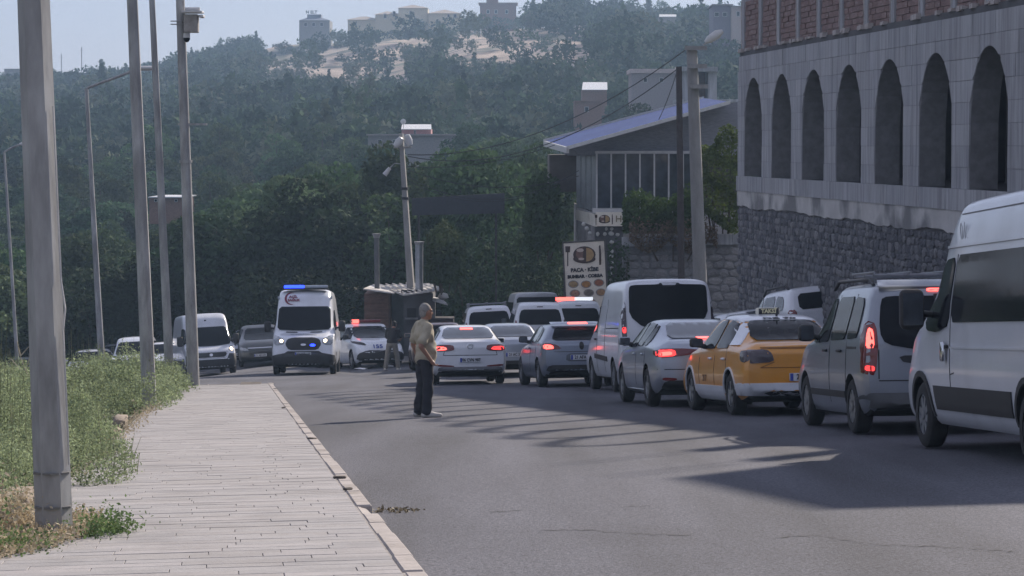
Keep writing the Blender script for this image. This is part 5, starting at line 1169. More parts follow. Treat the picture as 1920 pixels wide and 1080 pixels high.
q = MB(); q.tube([pt(786, 548, 92) - K0, pt(786, 458, 92) - K0], .155, 14); fl = q.build('flue_pipe', mat('zinc flue', (.36, .38, .41), .4, .6, var=.2, scale=3), ki, 50); q = MB(); q.tube([pt(786, 459, 92) - K0, pt(786, 453, 92) - K0], [.16, .21], 14); q.build('flue_cap', M_galv, fl, 50)
q = MB(); q.tube([pt(707, 545, 94) - K0, pt(706, 445, 94) - K0], .1, 12); f2 = q.build('flue_pipe', mat('dull old flue', (.12, .125, .13), .6, .4), ki, 50); q = MB(); q.tube([pt(706, 446, 94) - K0, pt(706, 438, 94) - K0], [.11, .17], 12); q.build('flue_cap', M_galv, f2, 50)
ksheet('awning', [(812, 563, 91.6), (840, 571, 91.6), (830, 560, 93.4), (810, 556, 93.4)], .04, mat('pale awning cloth', (.5, .5, .5), .8)); q = MB(); q.lathe([(.001, .3), (.16, .26), (.22, .1), (.001, 0)], 12, 'Z', pt(831, 563, 93) - K0); q.build('water_tank', M_lampshell, ki, 60)
for px in (761, 774): q = MB(); q.box(pt(px, 546, 92) - K0, (.35, .3, .1)); q.build('roof_weight', M_black, ki)
bpart_k(ki, 'counter', rect(800, 850, 598, 668), 92, 93.5, mat('dark counter', (.05, .04, .04), .8))

pt = _pt

# ================================================================== HOUSES ON THE HILL
def house(name, label, px0, px1, py0, py1, d, depth, wm, rm, roof='flat', wins=(), cat='house', over=3, rise=8, chimney=False, group=None, extra=None):
    """walls fill the photo rectangle px0..px1, py0..py1 at distance d and run down into the slope"""
    p = pt((px0 + px1) / 2, py1, d); r = thing(name, label, cat, (p.x, d, min(p.z, ground(p.x, d)))); k = d / F
    bpart(r, 'wall', rect(px0, px1, py0, py1 + 40), d, d + depth, wm)
    if roof == 'flat': bpart(r, 'roof', rect(px0 - over, px1 + over, py0 - rise * .4, py0), d - .4, d + depth + .4, rm)
    elif roof == 'shed':
        q = MB(); q.hexa([pt(px0 - over, py0 + 1, d - .3) - r.location, pt(px1 + over, py0 + 1, d - .3) - r.location, pt(px1 + over, py0 + 1, d + depth) - r.location, pt(px0 - over, py0 + 1, d + depth) - r.location] + [pt(px0 - over, py0, d - .3) - r.location, pt(px1 + over, py0, d - .3) - r.location, pt(px1 + over * .5, py0 - rise, d + depth) - r.location, pt(px0 + over, py0 - rise, d + depth) - r.location]); q.build('roof', rm, r)
    else:
        a, b, c_, e = [pt(px0 - over, py0, d - .6) - r.location, pt(px1 + over, py0, d - .6) - r.location, pt(px1 + over, py0, d + depth) - r.location, pt(px0 - over, py0, d + depth) - r.location]
        h = Vector((0, 0, rise * k)); i_ = depth * .45; m1 = (a + e) / 2 + Vector((i_, 0, 0)) + h; m2 = (b + c_) / 2 - Vector((i_, 0, 0)) + h
        if m1.x > m2.x: m1 = m2 = (m1 + m2) / 2
        q = MB(); q.add([a, b, c_, e, m1, m2], [(0, 1, 5, 4), (1, 2, 5), (2, 3, 4, 5), (3, 0, 4), (3, 2, 1, 0)]); q.build('roof', rm, r)
    for (x, y, w, h) in wins:
        o = bpart(r, 'window', rect(x - w/2 - .8, x + w/2 + .8, y - h/2 - .8, y + h/2 + .8), d - .06, d + .1, M_fr); bpart(r, 'pane', rect(x - w/2, x + w/2, y - h/2, y + h/2), d - .1, d, M_glass, parent=o)
    return r
M_vil = mat('yellow villa plaster', (.62, .55, .40), .9, var=.1); M_vroof = mat('pale clay roof', (.33, .28, .23), .85, var=.15); M_slate = mat('blue slate roof', (.13, .15, .2), .7); M_hb = mat('hill brick', (.23, .14, .11), .9, var=.2); M_hgrey = mat('hill grey render', (.24, .235, .23), .9, var=.15); M_tin = mat('white tin roof', (.6, .61, .62), .5, var=.08)
HD = 742
house('hill_hotel', 'grey slate roofed house with roof letters on the hilltop', 561, 618, 38, 62, HD, 12, M_hgrey, M_slate, 'hip', [(573, 46, 5, 6), (588, 46, 5, 6), (603, 46, 5, 6)], over=2, rise=8)
HT = [o for o in C.objects if o.name.startswith('hill_hotel')][0]; bpart(HT, 'roof_storey', rect(576, 602, 27, 38), HD + 3, HD + 8, M_slate)
put_text('N ELT', 1.25, frame(pt(584, 23, HD) - HT.location, (1, 0, 0), (0, 0, 1)), M_ink, 'roof_letters', HT, .05)
house('villa', 'low yellow villa at the left of the hilltop row', 652, 712, 37, 58, HD + 4, 10, M_vil, M_vroof, 'hip', [(666, 45, 4, 5), (706, 36, 4, 7)], over=4, rise=6)
house('villa', 'middle yellow villa with a stepped roof on the hilltop', 704, 750, 27, 58, HD + 1, 12, M_vil, M_vroof, 'hip', [(722, 30, 4, 8), (739, 26, 4, 9)], over=4, rise=6)
house('villa', 'largest yellow two storey villa on the hilltop', 747, 802, 15, 60, HD - 2, 12, M_vil, M_vroof, 'hip', [(770, 24, 4, 6), (753, 40, 4, 10), (790, 44, 5, 7)], over=4, rise=6)
house('villa', 'yellow villa right of the largest hilltop villa', 803, 864, 25, 60, HD - 4, 12, M_vil, M_vroof, 'hip', [(841, 30, 3, 5), (853, 30, 5, 6), (820, 42, 5, 7)], over=3, rise=7)
house('brick_block', 'brown brick block among trees on the hilltop', 900, 968, 6, 60, HD - 2, 14, M_hb, M_hb, 'flat', [(915, 22, 4, 6), (930, 22, 4, 6), (950, 22, 4, 6)], cat='building', rise=3)
house('brick_tower', 'taller brown brick storey rising behind the brick block', 912, 934, -8, 40, HD + 10, 10, M_hb, M_hb, 'flat', [], cat='building', rise=2)
house('pale_block', 'pale block at the top of the hill right of the mast', 1076, 1104, 4, 40, HD, 12, M_hgrey, M_hgrey, 'flat', [(1084, 12, 4, 5), (1096, 12, 4, 5)], cat='building', rise=2)
house('purple_house', 'dark purple grey house with two white framed windows near the brick storey', 1338, 1372, 10, 45, 430, 10, mat('purple grey render', (.16, .14, .18), .9), M_hgrey, 'flat', [(1336 + 8, 27, 7, 7), (1359, 27, 7, 7)], rise=6)
house('pink_house', 'narrow pale pink house end beside the purple house', 1372, 1400, 12, 60, 428, 10, mat('pale pink render', (.42, .34, .31), .9), M_hgrey, 'flat', [(1384, 26, 5, 8)], rise=3)
house('shed', 'dark shed with a bright white tin roof among the hillside trees', 1092, 1138, 168, 186, 330, 7, M_hb, M_tin, 'shed', [], over=1, rise=14, cat='shed')
house('brick_house', 'brown unplastered house below the white roofed shed', 1078, 1128, 190, 240, 300, 8, M_hb, M_hb, 'flat', [(1100, 205, 6, 8)], over=1, rise=3)
house('pink_roof_house', 'grey house with long pale pink roof edge on the hillside', 1184, 1268, 137, 165, 300, 8, mat('grey pink render', (.27, .245, .25), .9), mat('pale pink roof edge', (.5, .42, .4), .8), 'flat', [(1210, 150, 6, 7), (1240, 150, 6, 7)], over=3, rise=20)
cf = thing('concrete_frame', 'bare concrete frame storey behind the thick utility pole', 'building', gpt(pt(1310, 190, 200).x, 200))
for x0, x1 in ((1276, 1290), (1328, 1344)): bpart(cf, 'column', rect(x0, x1, 130, 260), 198, 202, M_conc[0])
bpart(cf, 'beam', rect(1274, 1346, 125, 134), 197.5, 202.4, M_conc[1]); bpart(cf, 'back_wall', rect(1290, 1328, 136, 260), 201, 201.5, M_hb); bpart(cf, 'floor_slab', rect(1270, 1400, 186, 192), 197, 203, M_conc[2])
house('roof_sheet_house', 'thin white roof sheet lying among hilltop trees', 1236, 1268, 31, 36, 600, 5, M_hgrey, M_tin, 'shed', [], over=0, rise=4, cat='shed')
gb = house('grey_house', 'long flat grey house in front of the hillside trees behind the floodlight pole', 690, 858, 254, 276, 270, 9, M_hgrey, mat('grey roof slab', (.3, .28, .27), .9), 'flat', [(712, 266, 6, 7), (740, 266, 6, 7), (835, 266, 6, 7)], over=3, rise=7)
rr_ = house('red_rooftop_room', 'small red rooftop room with a white roof and satellite dish on the grey house', 753, 808, 242, 254, 272, 5, mat('faded red cladding', (.42, .2, .19), .8, var=.1), M_tin, 'shed', [(778, 249, 2, 9)], over=1, rise=9, cat='room')
q = MB(); q.lathe([(.001, 0), (.16, .02), (.3, .09)], 14, 'Y', pt(756, 228, 272) - rr_.location); q.build('satellite_dish', M_lampshell, rr_); q = MB(); q.tube([pt(756, 228, 272) - rr_.location, pt(757, 245, 272) - rr_.location], .03, 6); q.build('dish_post', M_galv, rr_)
house('terrace_house', 'half hidden brown house with a pale flat roof seen between the lamp posts', 280, 342, 371, 380, 190, 7, M_hb, M_tin, 'flat', [(292, 376, 4, 4), (330, 376, 4, 4)], over=2, rise=5)
house('hill_hut', 'grey hut on the left skyline', 8, 38, 130, 150, HD - 30, 8, M_hgrey, M_hgrey, 'flat', [(20, 140, 4, 5)], over=1, rise=3, cat='hut')
ms = thing('radio_mast', 'slender mast on the hilltop right of the brick block', 'mast', gpt(pt(1056, 20, HD).x, HD)); q = MB(); q.tube([pt(1056, 40, HD) - ms.location, pt(1055, -40, HD) - ms.location], .28, 8); q.build('shaft', M_hgrey, ms); q = MB(); q.tube([pt(1056, 70, HD) - ms.location, pt(1056, 38, HD) - ms.location], .5, 8); q.build('foot', M_hgrey, ms)
for px, py, h in ((115, 118, 16), (153, 122, 34), (434, 96, 18)):
    x = pt(px, py, 735).x; o_ = thing('aerial', {115: 'short thin aerial on the left skyline', 153: 'tall thin aerial on the left skyline', 434: 'thin aerial above the trees right of the camera mast'}[px], 'aerial', gpt(x, 735)); q = MB(); q.tube([Vector((0, 0, 0)), pt(px, py - h, 735) - o_.location], .12, 5); q.build('rod', M_galv, o_)
    q = MB(); e = pt(px, py - h, 735) - o_.location; q.box(e - Vector((0, 0, 1)), (1.2, .1, .1)); q.build('cross_bar', M_galv, o_)
for i, (px, py) in enumerate(((880, 56), (890, 54), (900, 56))):
    p = gp(px, py + 8); o_ = thing('white_post', ('left', 'middle', 'right')[i] + ' of three white posts on the terrace below the brick block', 'post', p); q = MB(); q.tube([(0, 0, 0), (0, 0, 1.9)], .3, 6); q.box((0, 0, 2.0), (.9, .6, .25)); q.build('shaft', M_tin, o_)

# ================================================================== VEGETATION
def leaves(points, size, jit=.4, flat=.3):
    """one quad leaf (diamond) at each point, random direction"""
    n = len(points); P = np.asarray(points)
    N = rng.normal(size=(n, 3)); N[:, 2] += flat; N /= np.linalg.norm(N, axis=1)[:, None]
    A = np.cross(N, rng.normal(size=(n, 3))); A /= np.linalg.norm(A, axis=1)[:, None]; B_ = np.cross(N, A)
    s = (size * (1 + jit * rng.uniform(-1, 1, n)))[:, None]
    return np.stack([P - A * s, P - B_ * s * .55 + A * s * .1, P + A * s, P + B_ * s * .55 + A * s * .1], axis=1)
def crown_points(n, R, zc, zr, nclump=34, cr=(.75, 1.3), lean=.0):
    cs = []
    for _ in range(nclump):
        v = rng.normal(size=3); v /= np.linalg.norm(v); v *= rng.uniform(.45, 1.0) ** .5
        cs.append((v[0]*R*.8, v[1]*R*.8, zc + v[2]*zr*.8, rng.uniform(*cr)))
    w = np.array([c[3]**2 for c in cs]); idx = rng.choice(len(cs), n, p=w/w.sum()); cs = np.array(cs)
    d = rng.normal(size=(n, 3)); d /= np.linalg.norm(d, axis=1)[:, None]; r = rng.uniform(.55, 1.0, n) ** .6
    P = cs[idx, :3] + d * (cs[idx, 3] * r)[:, None] * np.array([1.1, 1.1, .8])
    return P, cs
def trunk_mesh(h, r, cs, R):
    q = MB(); q.tube([(0, 0, -.6), (.05, 0, h*.25), (-.06, .08, h*.5), (.1, .0, h*.72)], [r*1.25, r, r*.75, r*.4], 8)
    for i in range(7):
        c_ = cs[(i*5) % len(cs)]; z0 = h * random.uniform(.3, .55); q.tube([(0, 0, z0), (c_[0]*.5, c_[1]*.5, lerp(z0, c_[2], .6)), (c_[0]*.9, c_[1]*.9, c_[2])], [r*.5, r*.32, r*.12], 5)
    me = q.mesh(); smooth(me, 60); return me
LEAFM = [mat('dark green leaves', (.036, .064, .03), .9, var=.45, scale=.35, translucent=.14, island=.25, spec=.12, treewise=True), mat('mid green leaves', (.066, .106, .046), .9, var=.5, scale=.5, translucent=.2, island=.25, spec=.12, treewise=True), mat('olive green leaves', (.095, .125, .062), .9, var=.45, scale=.5, translucent=.2, island=.25, spec=.12, treewise=True)]
WOODM = [mat('far dark wood leaves', (.03, .054, .028), .95, var=.5, scale=.16, translucent=.08, island=.15, spec=.05), mat('far green wood leaves', (.062, .096, .046), .95, var=.5, scale=.14, translucent=.08, island=.15, spec=.05), mat('far olive wood leaves', (.105, .125, .08), .95, var=.45, scale=.12, translucent=.08, island=.15, spec=.05)]
M_bark = mat('bark', (.07, .055, .042), .95, var=.3, scale=5)
VAR = []
for i in range(6):
    R, zc, zr, n = [(3.3, 5.6, 3.3, 34), (3.0, 6.0, 3.8, 38), (3.7, 5.2, 3.0, 40), (2.5, 6.0, 4.2, 32), (3.2, 4.8, 3.4, 30), (2.8, 5.5, 3.4, 28)][i]
    P, cs = crown_points(7500, R, zc, zr, n); me = quads_np(leaves(P, .165), 'crown'); me.materials.append(LEAFM[(0, 1, 0, 1, 2, 0)[i]])
    tm = trunk_mesh(9, .2, cs, R); tm.materials.append(M_bark); VAR.append((me, tm))
def tree(label, x, y, h, wide, var, group, dz=0.0):
    o = thing('tree', label, 'tree', gpt(x, y, dz - .1), random.uniform(0, 6.28), group); o.scale = (wide, wide, h / 9.2)
    link('crown', VAR[var][0], None, o); link('trunk', VAR[var][1], None, o)
placed = []
KEEP = [(505, 750, 82, 136, 760), (570, 900, 57, 80, 760), (870, 1090, 57, 104, 760), (556, 622, 25, 48, 760), (648, 866, 12, 46, 760), (872, 972, 0, 24, 760), (1088, 1142, 152, 182, 330), (1080, 1126, 195, 222, 300), (1180, 1345, 126, 160, 300), (1338, 1400, 0, 42, 430), (1234, 1270, 25, 36, 600), (745, 815, 226, 258, 272), (278, 344, 364, 370, 190)]
def hides(x, y, h, r):
    z = ground(x, y); p0, b0 = proj(Vector((x, y, z))); p1, t0 = proj(Vector((x, y, z + h))); w = r * F / y
    for (xa, xb, ya, yb, d_) in KEEP:
        if y < d_ + 2 and p0 + w > xa and p0 - w < xb and t0 < yb and b0 - (b0 - t0) * .15 > ya: return True
    return False
def proj(P):
    yy = P.y * CP - P.z * SP; zz = P.y * SP + P.z * CP; return 960 + F * P.x / yy, 540 - F * zz / yy
def free(x, y, r):
    for a, b in placed:
        if (a - x)**2 + (b - y)**2 < r*r: return False
    return True
ntree = 0; tries = 0
G1 = 'trees of the dense wood behind the road'; L1 = 'leafy green tree in the dense wood behind the road'
while ntree < 175 and tries < 9000:
    tries += 1; y = random.uniform(119, 184); x = random.uniform(-.215, .12) * y
    p = (x / y * F + 960)
    if y < 124 and p > 620 and p < 700: continue
    if p > 1040 and y < 128: continue
    if abs(p - 311) < 45 and y < 189 and random.random() < .5: continue
    if not free(x, y, 3.9): continue
    h = random.uniform(6.8, 9.6) * (1.05 if 480 < p < 1050 else .92)
    if p < 380: h *= .86
    if hides(x, y, h, 2.6): continue
    placed.append((x, y))
    tree(L1, x, y, h, random.uniform(.8, 1.12), random.randrange(6), G1); ntree += 1
G2 = 'trees on the lower hillside'; L2 = 'leafy tree among many on the lower hillside'
tries = 0; n2 = 0
while n2 < 115 and tries < 6000:
    tries += 1; y = random.uniform(186, 275); x = random.uniform(-.212, .1) * y; p = (x / y * F + 960)
    if 690 < p < 862 and y > 225 : continue
    if 1070 < p < 1140: continue
    if 265 < p < 350 and y < 200: continue
    if not free(x, y, 5.6): continue
    h = random.uniform(6, 9.5)
    if hides(x, y, h, 2.6): continue
    placed.append((x, y)); tree(L2, x, y, h, random.uniform(.85, 1.2), random.randrange(6), G2); n2 += 1
# the wood of the upper hillside reads as one mass
def clump_tree(n, R, zc, zr, s): P, cs = crown_points(n, R, zc, zr, 14, (.8, 1.5)); return leaves(P, s)
FV = [clump_tree(300, 3.5, 4.0, 3.2, .42) for _ in range(6)]; CV = [np.concatenate([leaves(np.stack([rng.normal(0, .9, 130) * np.linspace(1, .12, 130), rng.normal(0, .9, 130) * np.linspace(1, .12, 130), np.linspace(.8, 8.5, 130)], 1), .5)]) for _ in range(2)]
chunks = [[], [], []]; cnt = 0; tries = 0; grid = {}
def bare(p, py):
    if 505 < p < 890 and 66 < py < 135:
        return (86 < py < 132 and p < 720) or (66 < py < 84) or (p > 830 and py > 78)
    if 860 < p < 1095 and 57 < py < 104: return True
    return False
def proj(P):
    yy = P.y * CP - P.z * SP; zz = P.y * SP + P.z * CP; return 960 + F * P.x / yy, 540 - F * zz / yy
while cnt < 3300 and tries < 40000:
    tries += 1; y = 272 + 480 * random.random() ** .85; x = random.uniform(-.215, .215) * y; z = ground(x, y); p, py = proj(Vector((x, y, z)))
    s = random.uniform(.65, 1.25) * (1.0 if y < 690 else .8)
    if p > 640 and y > 690: s *= .75
    if hides(x, y, 7.6 * s, 3.4 * s) and random.random() > .012: continue
    if 690 < p < 862 and y < 300: continue
    if 1090 < p < 1140 and 300 < y < 332 : continue
    if 1180 < p < 1275 and 270 < y < 302: continue
    if 1070 < p < 1135 and y < 302: continue
    k = (int(x // 5.6), int(y // 5.6))
    if k in grid: continue
    grid[k] = 1
    a = random.uniform(0, 6.28); base = FV[random.randrange(6)] if random.random() > .05 else CV[random.randrange(2)]
    ca, sa = math.cos(a), math.sin(a); Rm = np.array([[ca, -sa, 0], [sa, ca, 0], [0, 0, 1]])
    chunks[random.choice((0, 0, 1, 1, 2))].append((base @ Rm.T) * s + np.array([x, y, z])); cnt += 1
for _ in range(620):  # unseen trees added beyond the left edge for car windows to reflect
    y = random.uniform(70, 330); x = -random.uniform(.235, .75) * y
    if x < -290 or (y < 120 and x > -50): continue
    base = FV[random.randrange(6)]; s = random.uniform(1.1, 1.7); chunks[random.choice((0, 0, 1))].append(base * s + np.array([x, y, ground(x, y)]))
V = np.concatenate([c_ for ch in chunks for c_ in ch]); me = quads_np(V, 'hillside_wood')
for m_ in WOODM: me.materials.append(m_)
mi = np.concatenate([np.full(sum(len(c_) for c_ in ch), i, np.int32) for i, ch in enumerate(chunks)]); me.polygons.foreach_set('material_index', mi)
o = link('hillside_wood', me); o['kind'] = 'stuff'; o['label'] = 'dark green wood covering the upper hillside, with unseen trees added at left for reflections'
# low bushes scattered over the bare scarp
for i, (px_, py_) in enumerate(((528, 98), (575, 112), (607, 92), (640, 118), (668, 100), (700, 88), (735, 76), (690, 122), (620, 78), (800, 72), (850, 76), (905, 74), (940, 92), (985, 70), (1030, 86), (1065, 96), (560, 128), (780, 68))):
    p = gp(px_, py_); r = thing('hill_bush', 'low dark bush on the bare tan scarp below the hilltop', 'bush', p, random.uniform(0, 6.28), 'bushes on the bare scarp'); s_ = random.uniform(.3, .6); r.scale = (s_ * 1.3, s_ * 1.3, s_ * .8); link('foliage', quads_np(FV[i % 6] - np.array([0, 0, .8])), WOODM[i % 3], r)
# hedge, bushes
def bush(name, label, pts_fn, n, size, m, cat='bush', stems=None, loc=None):
    P = np.array([pts_fn() for _ in range(n)]); c_ = P.mean(0); c_[2] = P[:, 2].min(); r = thing(name, label, cat, tuple(c_)); me = quads_np(leaves(P - c_, size), 'foliage'); link('foliage', me, m, r)
    for i in range(7): q = MB(); t = P[random.randrange(n)] - c_; q.tube([(t[0]*.5, t[1]*.5, -.3), (t[0]*.8, t[1]*.8, t[2]*.6), tuple(t)], [.03, .02, .008], 5); q.build('stem', M_bark, r)
    return r
M_hedge = mat('hedge leaves', (.05, .085, .028), .9, var=.3, scale=2, translucent=.2, island=.35, spec=.1); M_brushl = mat('bright bush leaves', (.085, .13, .04), .9, var=.3, scale=2, translucent=.3, island=.3, spec=.1); M_dryl = mat('dry brown creeper', (.16, .115, .075), .8, var=.3, scale=2, translucent=.2, island=.35)
def px_fn(x0, x1, top, bot, d0, d1):
    def f():
        while True:
            u = random.random(); px = lerp(x0, x1, u); t = top(u); b = bot(u); py = lerp(t, b, random.random() ** .8); d = random.uniform(d0, d1)
            return tuple(pt(px, py, d))
    return f
bush('hedge', 'dark green hedge on top of the garden wall in front of the restaurant', px_fn(1168, 1320, lambda u: 372 - 12*math.sin(u*9) - 14*u + random.uniform(-9, 9), lambda u: 436, 88.3, 90.5), 6500, .07, M_hedge, 'hedge')
def big_bush():
    a = random.uniform(0, 6.28); v = rng.normal(size=3); v /= np.linalg.norm(v); r = random.uniform(.6, 1) ** .5
    c0 = pt(1352, 330, 89); k = 1 + .18*math.sin(7*v[2] + 3*v[0]); return (c0.x + v[0]*.95*r*k, 88.2 + v[1]*.8*r*k, c0.z + v[2]*1.75*r*k - .2)
bush('bush', 'bright green tall bush growing against the end of the arcaded building', big_bush, 7000, .065, M_brushl)
bush('creeper', 'dry brown creeper hanging over the garden wall capping', px_fn(1180, 1345, lambda u: 418 + random.uniform(-12, 12), lambda u: 452 + 22*abs(math.sin(u*7)), 87.7, 88.1), 2600, .05, M_dryl, 'creeper')
bush('bush', 'leafy green bush just right of the metal flue of the kiosk', px_fn(800, 872, lambda u: 415 + 60*abs(u-.45) + random.uniform(-8, 8), lambda u: 530, 94, 98), 4200, .085, LEAFM[1])
bush('bush', 'pale leaved bush left of the restaurant below its roof', px_fn(985, 1050, lambda u: 318 + 50*abs(u-.5) + random.uniform(-8, 8), lambda u: 470, 97, 101), 4200, .09, LEAFM[1])
bush('bush', 'dark bush between the dark panel and the restaurant sign board', px_fn(930, 1055, lambda u: 440 + random.uniform(-25, 10), lambda u: 640, 109, 115), 5200, .1, LEAFM[0])
bush('bush', 'dark undergrowth below the dark panel behind the queue', px_fn(830, 960, lambda u: 455 + random.uniform(-25, 10), lambda u: 640, 108, 115), 5200, .1, LEAFM[0])
bush('bush', 'dark hedge behind the ambulance roof', px_fn(440, 700, lambda u: 520 + random.uniform(-30, 10), lambda u: 670, 112, 118), 7000, .1, LEAFM[0])
bush('bush', 'dark hedge behind the parked cars on the left', px_fn(-40, 440, lambda u: 545 + random.uniform(-30, 10) - 20*math.sin(u*8), lambda u: 690, 119, 124), 11000, .11, LEAFM[0])
bush('bush', 'shaded shrubs in front of the garden wall', px_fn(1140, 1180, lambda u: 452 + random.uniform(-8, 8), lambda u: 640, 87.2, 88), 1500, .06, LEAFM[0])

# weeds beside the pavement
M_weed = mat('grey green weed leaves', (.20, .26, .135), .85, var=.4, scale=1.2, translucent=.35, island=.45, hue=(.27, .33, .19), spec=.2); M_dry = mat('dry straw', (.42, .37, .25), .8, var=.3, scale=3, translucent=.25, island=.35)
def left_edge(y): return kerb_x(y) - WALK * 1.006
W = []; SZ = []; plants = []
def mound(x, y, r, h, dens):
    n = int(dens * r * (r + h)); g = ground(x, y) + .05
    v = rng.normal(size=(n, 3)); v[:, 2] = np.abs(v[:, 2]); v /= np.linalg.norm(v, axis=1)[:, None]; ph = rng.uniform(0, 6.28, 3)
    rr = rng.uniform(.72, 1.05, n) * (1 + .22*np.sin(5*v[:, 0] + ph[0]) * np.sin(6*v[:, 1] + ph[1]) + .12*np.sin(13*v[:, 2] + ph[2]))
    W.append(np.stack([x + v[:, 0]*r*rr, y + v[:, 1]*r*rr, g + v[:, 2]*h*rr], 1)); SZ.append(np.full(n, .0115 if y < 24 else (.015 if y < 34 else (.02 if y < 46 else .026))))
    for _ in range(3): a = random.uniform(0, 6.28); plants.append((x + math.cos(a)*r*.6, y + math.sin(a)*r*.6, h*random.uniform(.9, 1.35)))
for _ in range(290):
    y = 16.8 + 46 * random.random() ** .8; e_ = left_edge(y); r_ = random.uniform(.22, .55); x = random.uniform(min(-.225 * y, e_ - .6), e_ - r_ * .7); dd = e_ - x
    h_ = random.choice((.3, .42, .55, .7, .85)) * random.uniform(.8, 1.2) * (.6 + .4 * min(1, dd / .9))
    if 26 < y < 40 and dd < .75: continue
    mound(x, y, r_, h_, 5200 if y < 30 else (3000 if y < 45 else 1900))
for (px_, py_, r_, h_) in ((150, 915, .2, .3), (185, 912, .2, .3), (218, 905, .17, .24), (240, 890, .13, .18), (205, 880, .24, .36), (165, 880, .26, .42), (225, 865, .18, .26), (190, 850, .27, .42), (150, 850, .3, .5), (170, 825, .3, .48), (150, 800, .3, .5)):
    p = gp(px_, py_, .1); mound(p.x, p.y, r_, h_, 7500)                       # spills over the slabs
for (px_, py_, r_, h_) in ((228, 745, .5, .8), (250, 735, .5, 1.0), (272, 728, .45, .9), (300, 722, .4, .75), (312, 715, .35, .6), (238, 722, .5, 1.0), (160, 740, .5, .8), (190, 730, .5, .9)):
    p = gp(px_, py_, .1); mound(p.x, p.y, r_, h_, 2600)
for i in range(16): y = 42 + 1.3*i; mound(left_edge(y) - .05 + random.uniform(-.1, .15), y, random.uniform(.25, .45), random.uniform(.35, .75), 2200)
P = np.concatenate(W); me = quads_np(leaves(P, np.concatenate(SZ), .5, .1)); o = link('weeds', me, M_weed); o['kind'] = 'stuff'; o['label'] = 'grey green weeds growing thickly beside the pavement'
q = MB()
for (x, y, h) in plants:
    g = ground(x, y) + .05; q.tube([(x, y, g), (x + random.uniform(-.1, .1), y + random.uniform(-.1, .1), g + h*1.15)], [.005, .002], 3, caps=False)
o = q.build('weed_stems', mat('weed stalk', (.2, .2, .1), .8, island=.3), fix=False); o['kind'] = 'stuff'; o['label'] = 'thin stalks standing among the weeds'
# bare tall twigs at the left edge
tw = thing('dry_shrub', 'pale bare twiggy shrub standing behind the closest lamp post', 'shrub', gpt(pt(44, 700, 40).x, 40)); q = MB()
for (a, b) in (((52, 705), (38, 668)), ((38, 668), (32, 640)), ((50, 690), (60, 655)), ((44, 700), (20, 672)), ((38, 668), (56, 648))): q.tube([pt(*a, 40) - tw.location, pt(*b, 40) - tw.location], [.012, .006], 5)
q.build('branch', mat('pale twig', (.4, .36, .28), .9), tw)
# dry grass and soil round the closest post
vs = []; fs = []; N = 26; rim_ = []
soil_c = gp(96, 1010, .1)
for i in range(N):
    a = 2*math.pi*i/N; r_ = 1 + .25*math.sin(3*a) + random.uniform(-.1, .1); p = (soil_c.x - .18 + math.cos(a)*.42*r_, soil_c.y - .1 + math.sin(a)*1.7*r_); rim_.append((p[0], p[1], ground(*p) + .128))
me = pydata([(soil_c.x - .18, soil_c.y, ground(soil_c.x, soil_c.y) + .15)] + rim_, [(0, i, i % N + 1) for i in range(1, N + 1)]); smooth(me)
o = link('soil_patch', me, mat('dry soil litter', (.30, .235, .16), .95, var=.4, scale=14, bump=.6, hue=(.42, .33, .2))); o['kind'] = 'structure'; o['label'] = 'dry soil and straw round the foot of the closest lamp post'
D_ = []
for _ in range(5200):
    a = random.uniform(0, 6.28); r_ = random.random() ** .5; x = soil_c.x - .2 + math.cos(a)*.46*r_; y = soil_c.y - .1 + math.sin(a)*1.8*r_; D_.append((x, y, ground(x, y) + .13 + abs(random.gauss(0, .03))))
for _ in range(2600):
    x = soil_c.x - .42 + random.gauss(0, .14); y = soil_c.y + random.gauss(.5, .35); D_.append((x, y, ground(x, y) + .12 + abs(random.gauss(0, .12))))
for _ in range(1800):
    y = random.uniform(22, 46); x = left_edge(y) + random.gauss(.02, .09); D_.append((x, y, ground(x, y) + .13 + abs(random.gauss(0, .035))))
me = quads_np(leaves(np.array(D_), .015, .5, .1)); o = link('dry_grass', me, M_dry); o['kind'] = 'stuff'; o['label'] = 'straw coloured dry grass and litter at the edge of the pavement'
G_ = []
for cx, cy, sx, sy, hh, n in ((soil_c.x + .33, soil_c.y + .05, .09, .2, .07, 1300), (soil_c.x - .38, soil_c.y - 1.35, .13, .35, .16, 5200), (soil_c.x - .03, soil_c.y - .95, .12, .25, .05, 900)):
    for _ in range(n): x = random.gauss(cx, sx); y = random.gauss(cy, sy); G_.append((x, y, ground(x, y) + .12 + abs(random.gauss(0, hh))))
me = quads_np(leaves(np.array(G_), .012, .5, .1)); o = link('grass', me, mat('fresh grass tufts', (.14, .20, .08), .85, var=.3, translucent=.3, island=.35, spec=.2)); o['kind'] = 'stuff'; o['label'] = 'green grass tufts at the foot of the closest lamp post'
# edging stones along the weeds
def odd_block(label, px, py, w, l, h, rz):
    p = gp(px, py, .1); q = MB(); q.box((0, 0, h/2 - .09), (w, l, h)); me = bevel(q.mesh(), .05, 2)
    for v in me.vertices: v.co += Vector((random.uniform(-.015, .015), random.uniform(-.02, .02), random.uniform(-.015, .015)))
    smooth(me, 50); o = link('edging_block', me, mat('tan concrete block', (.27, .22, .17), .9, var=.2, scale=5, bump=.5)); o.location = (p.x, p.y, ground(p.x, p.y) + .1); o.rotation_euler = (0, 0, rz); tag(o, label, 'stone')
odd_block('broken tan concrete block left of the closest lamp post', 18, 958, .34, .6, .24, .1); 
odd_block('tan edging block among the weeds nearest the second lamp post', 243, 765, .2, .8, .2, .1); odd_block('tan edging block half covered by weeds, middle of three', 226, 790, .2, .8, .16, .12); odd_block('tan edging block half covered by weeds, lowest of three', 212, 815, .2, .7, .14, .08)
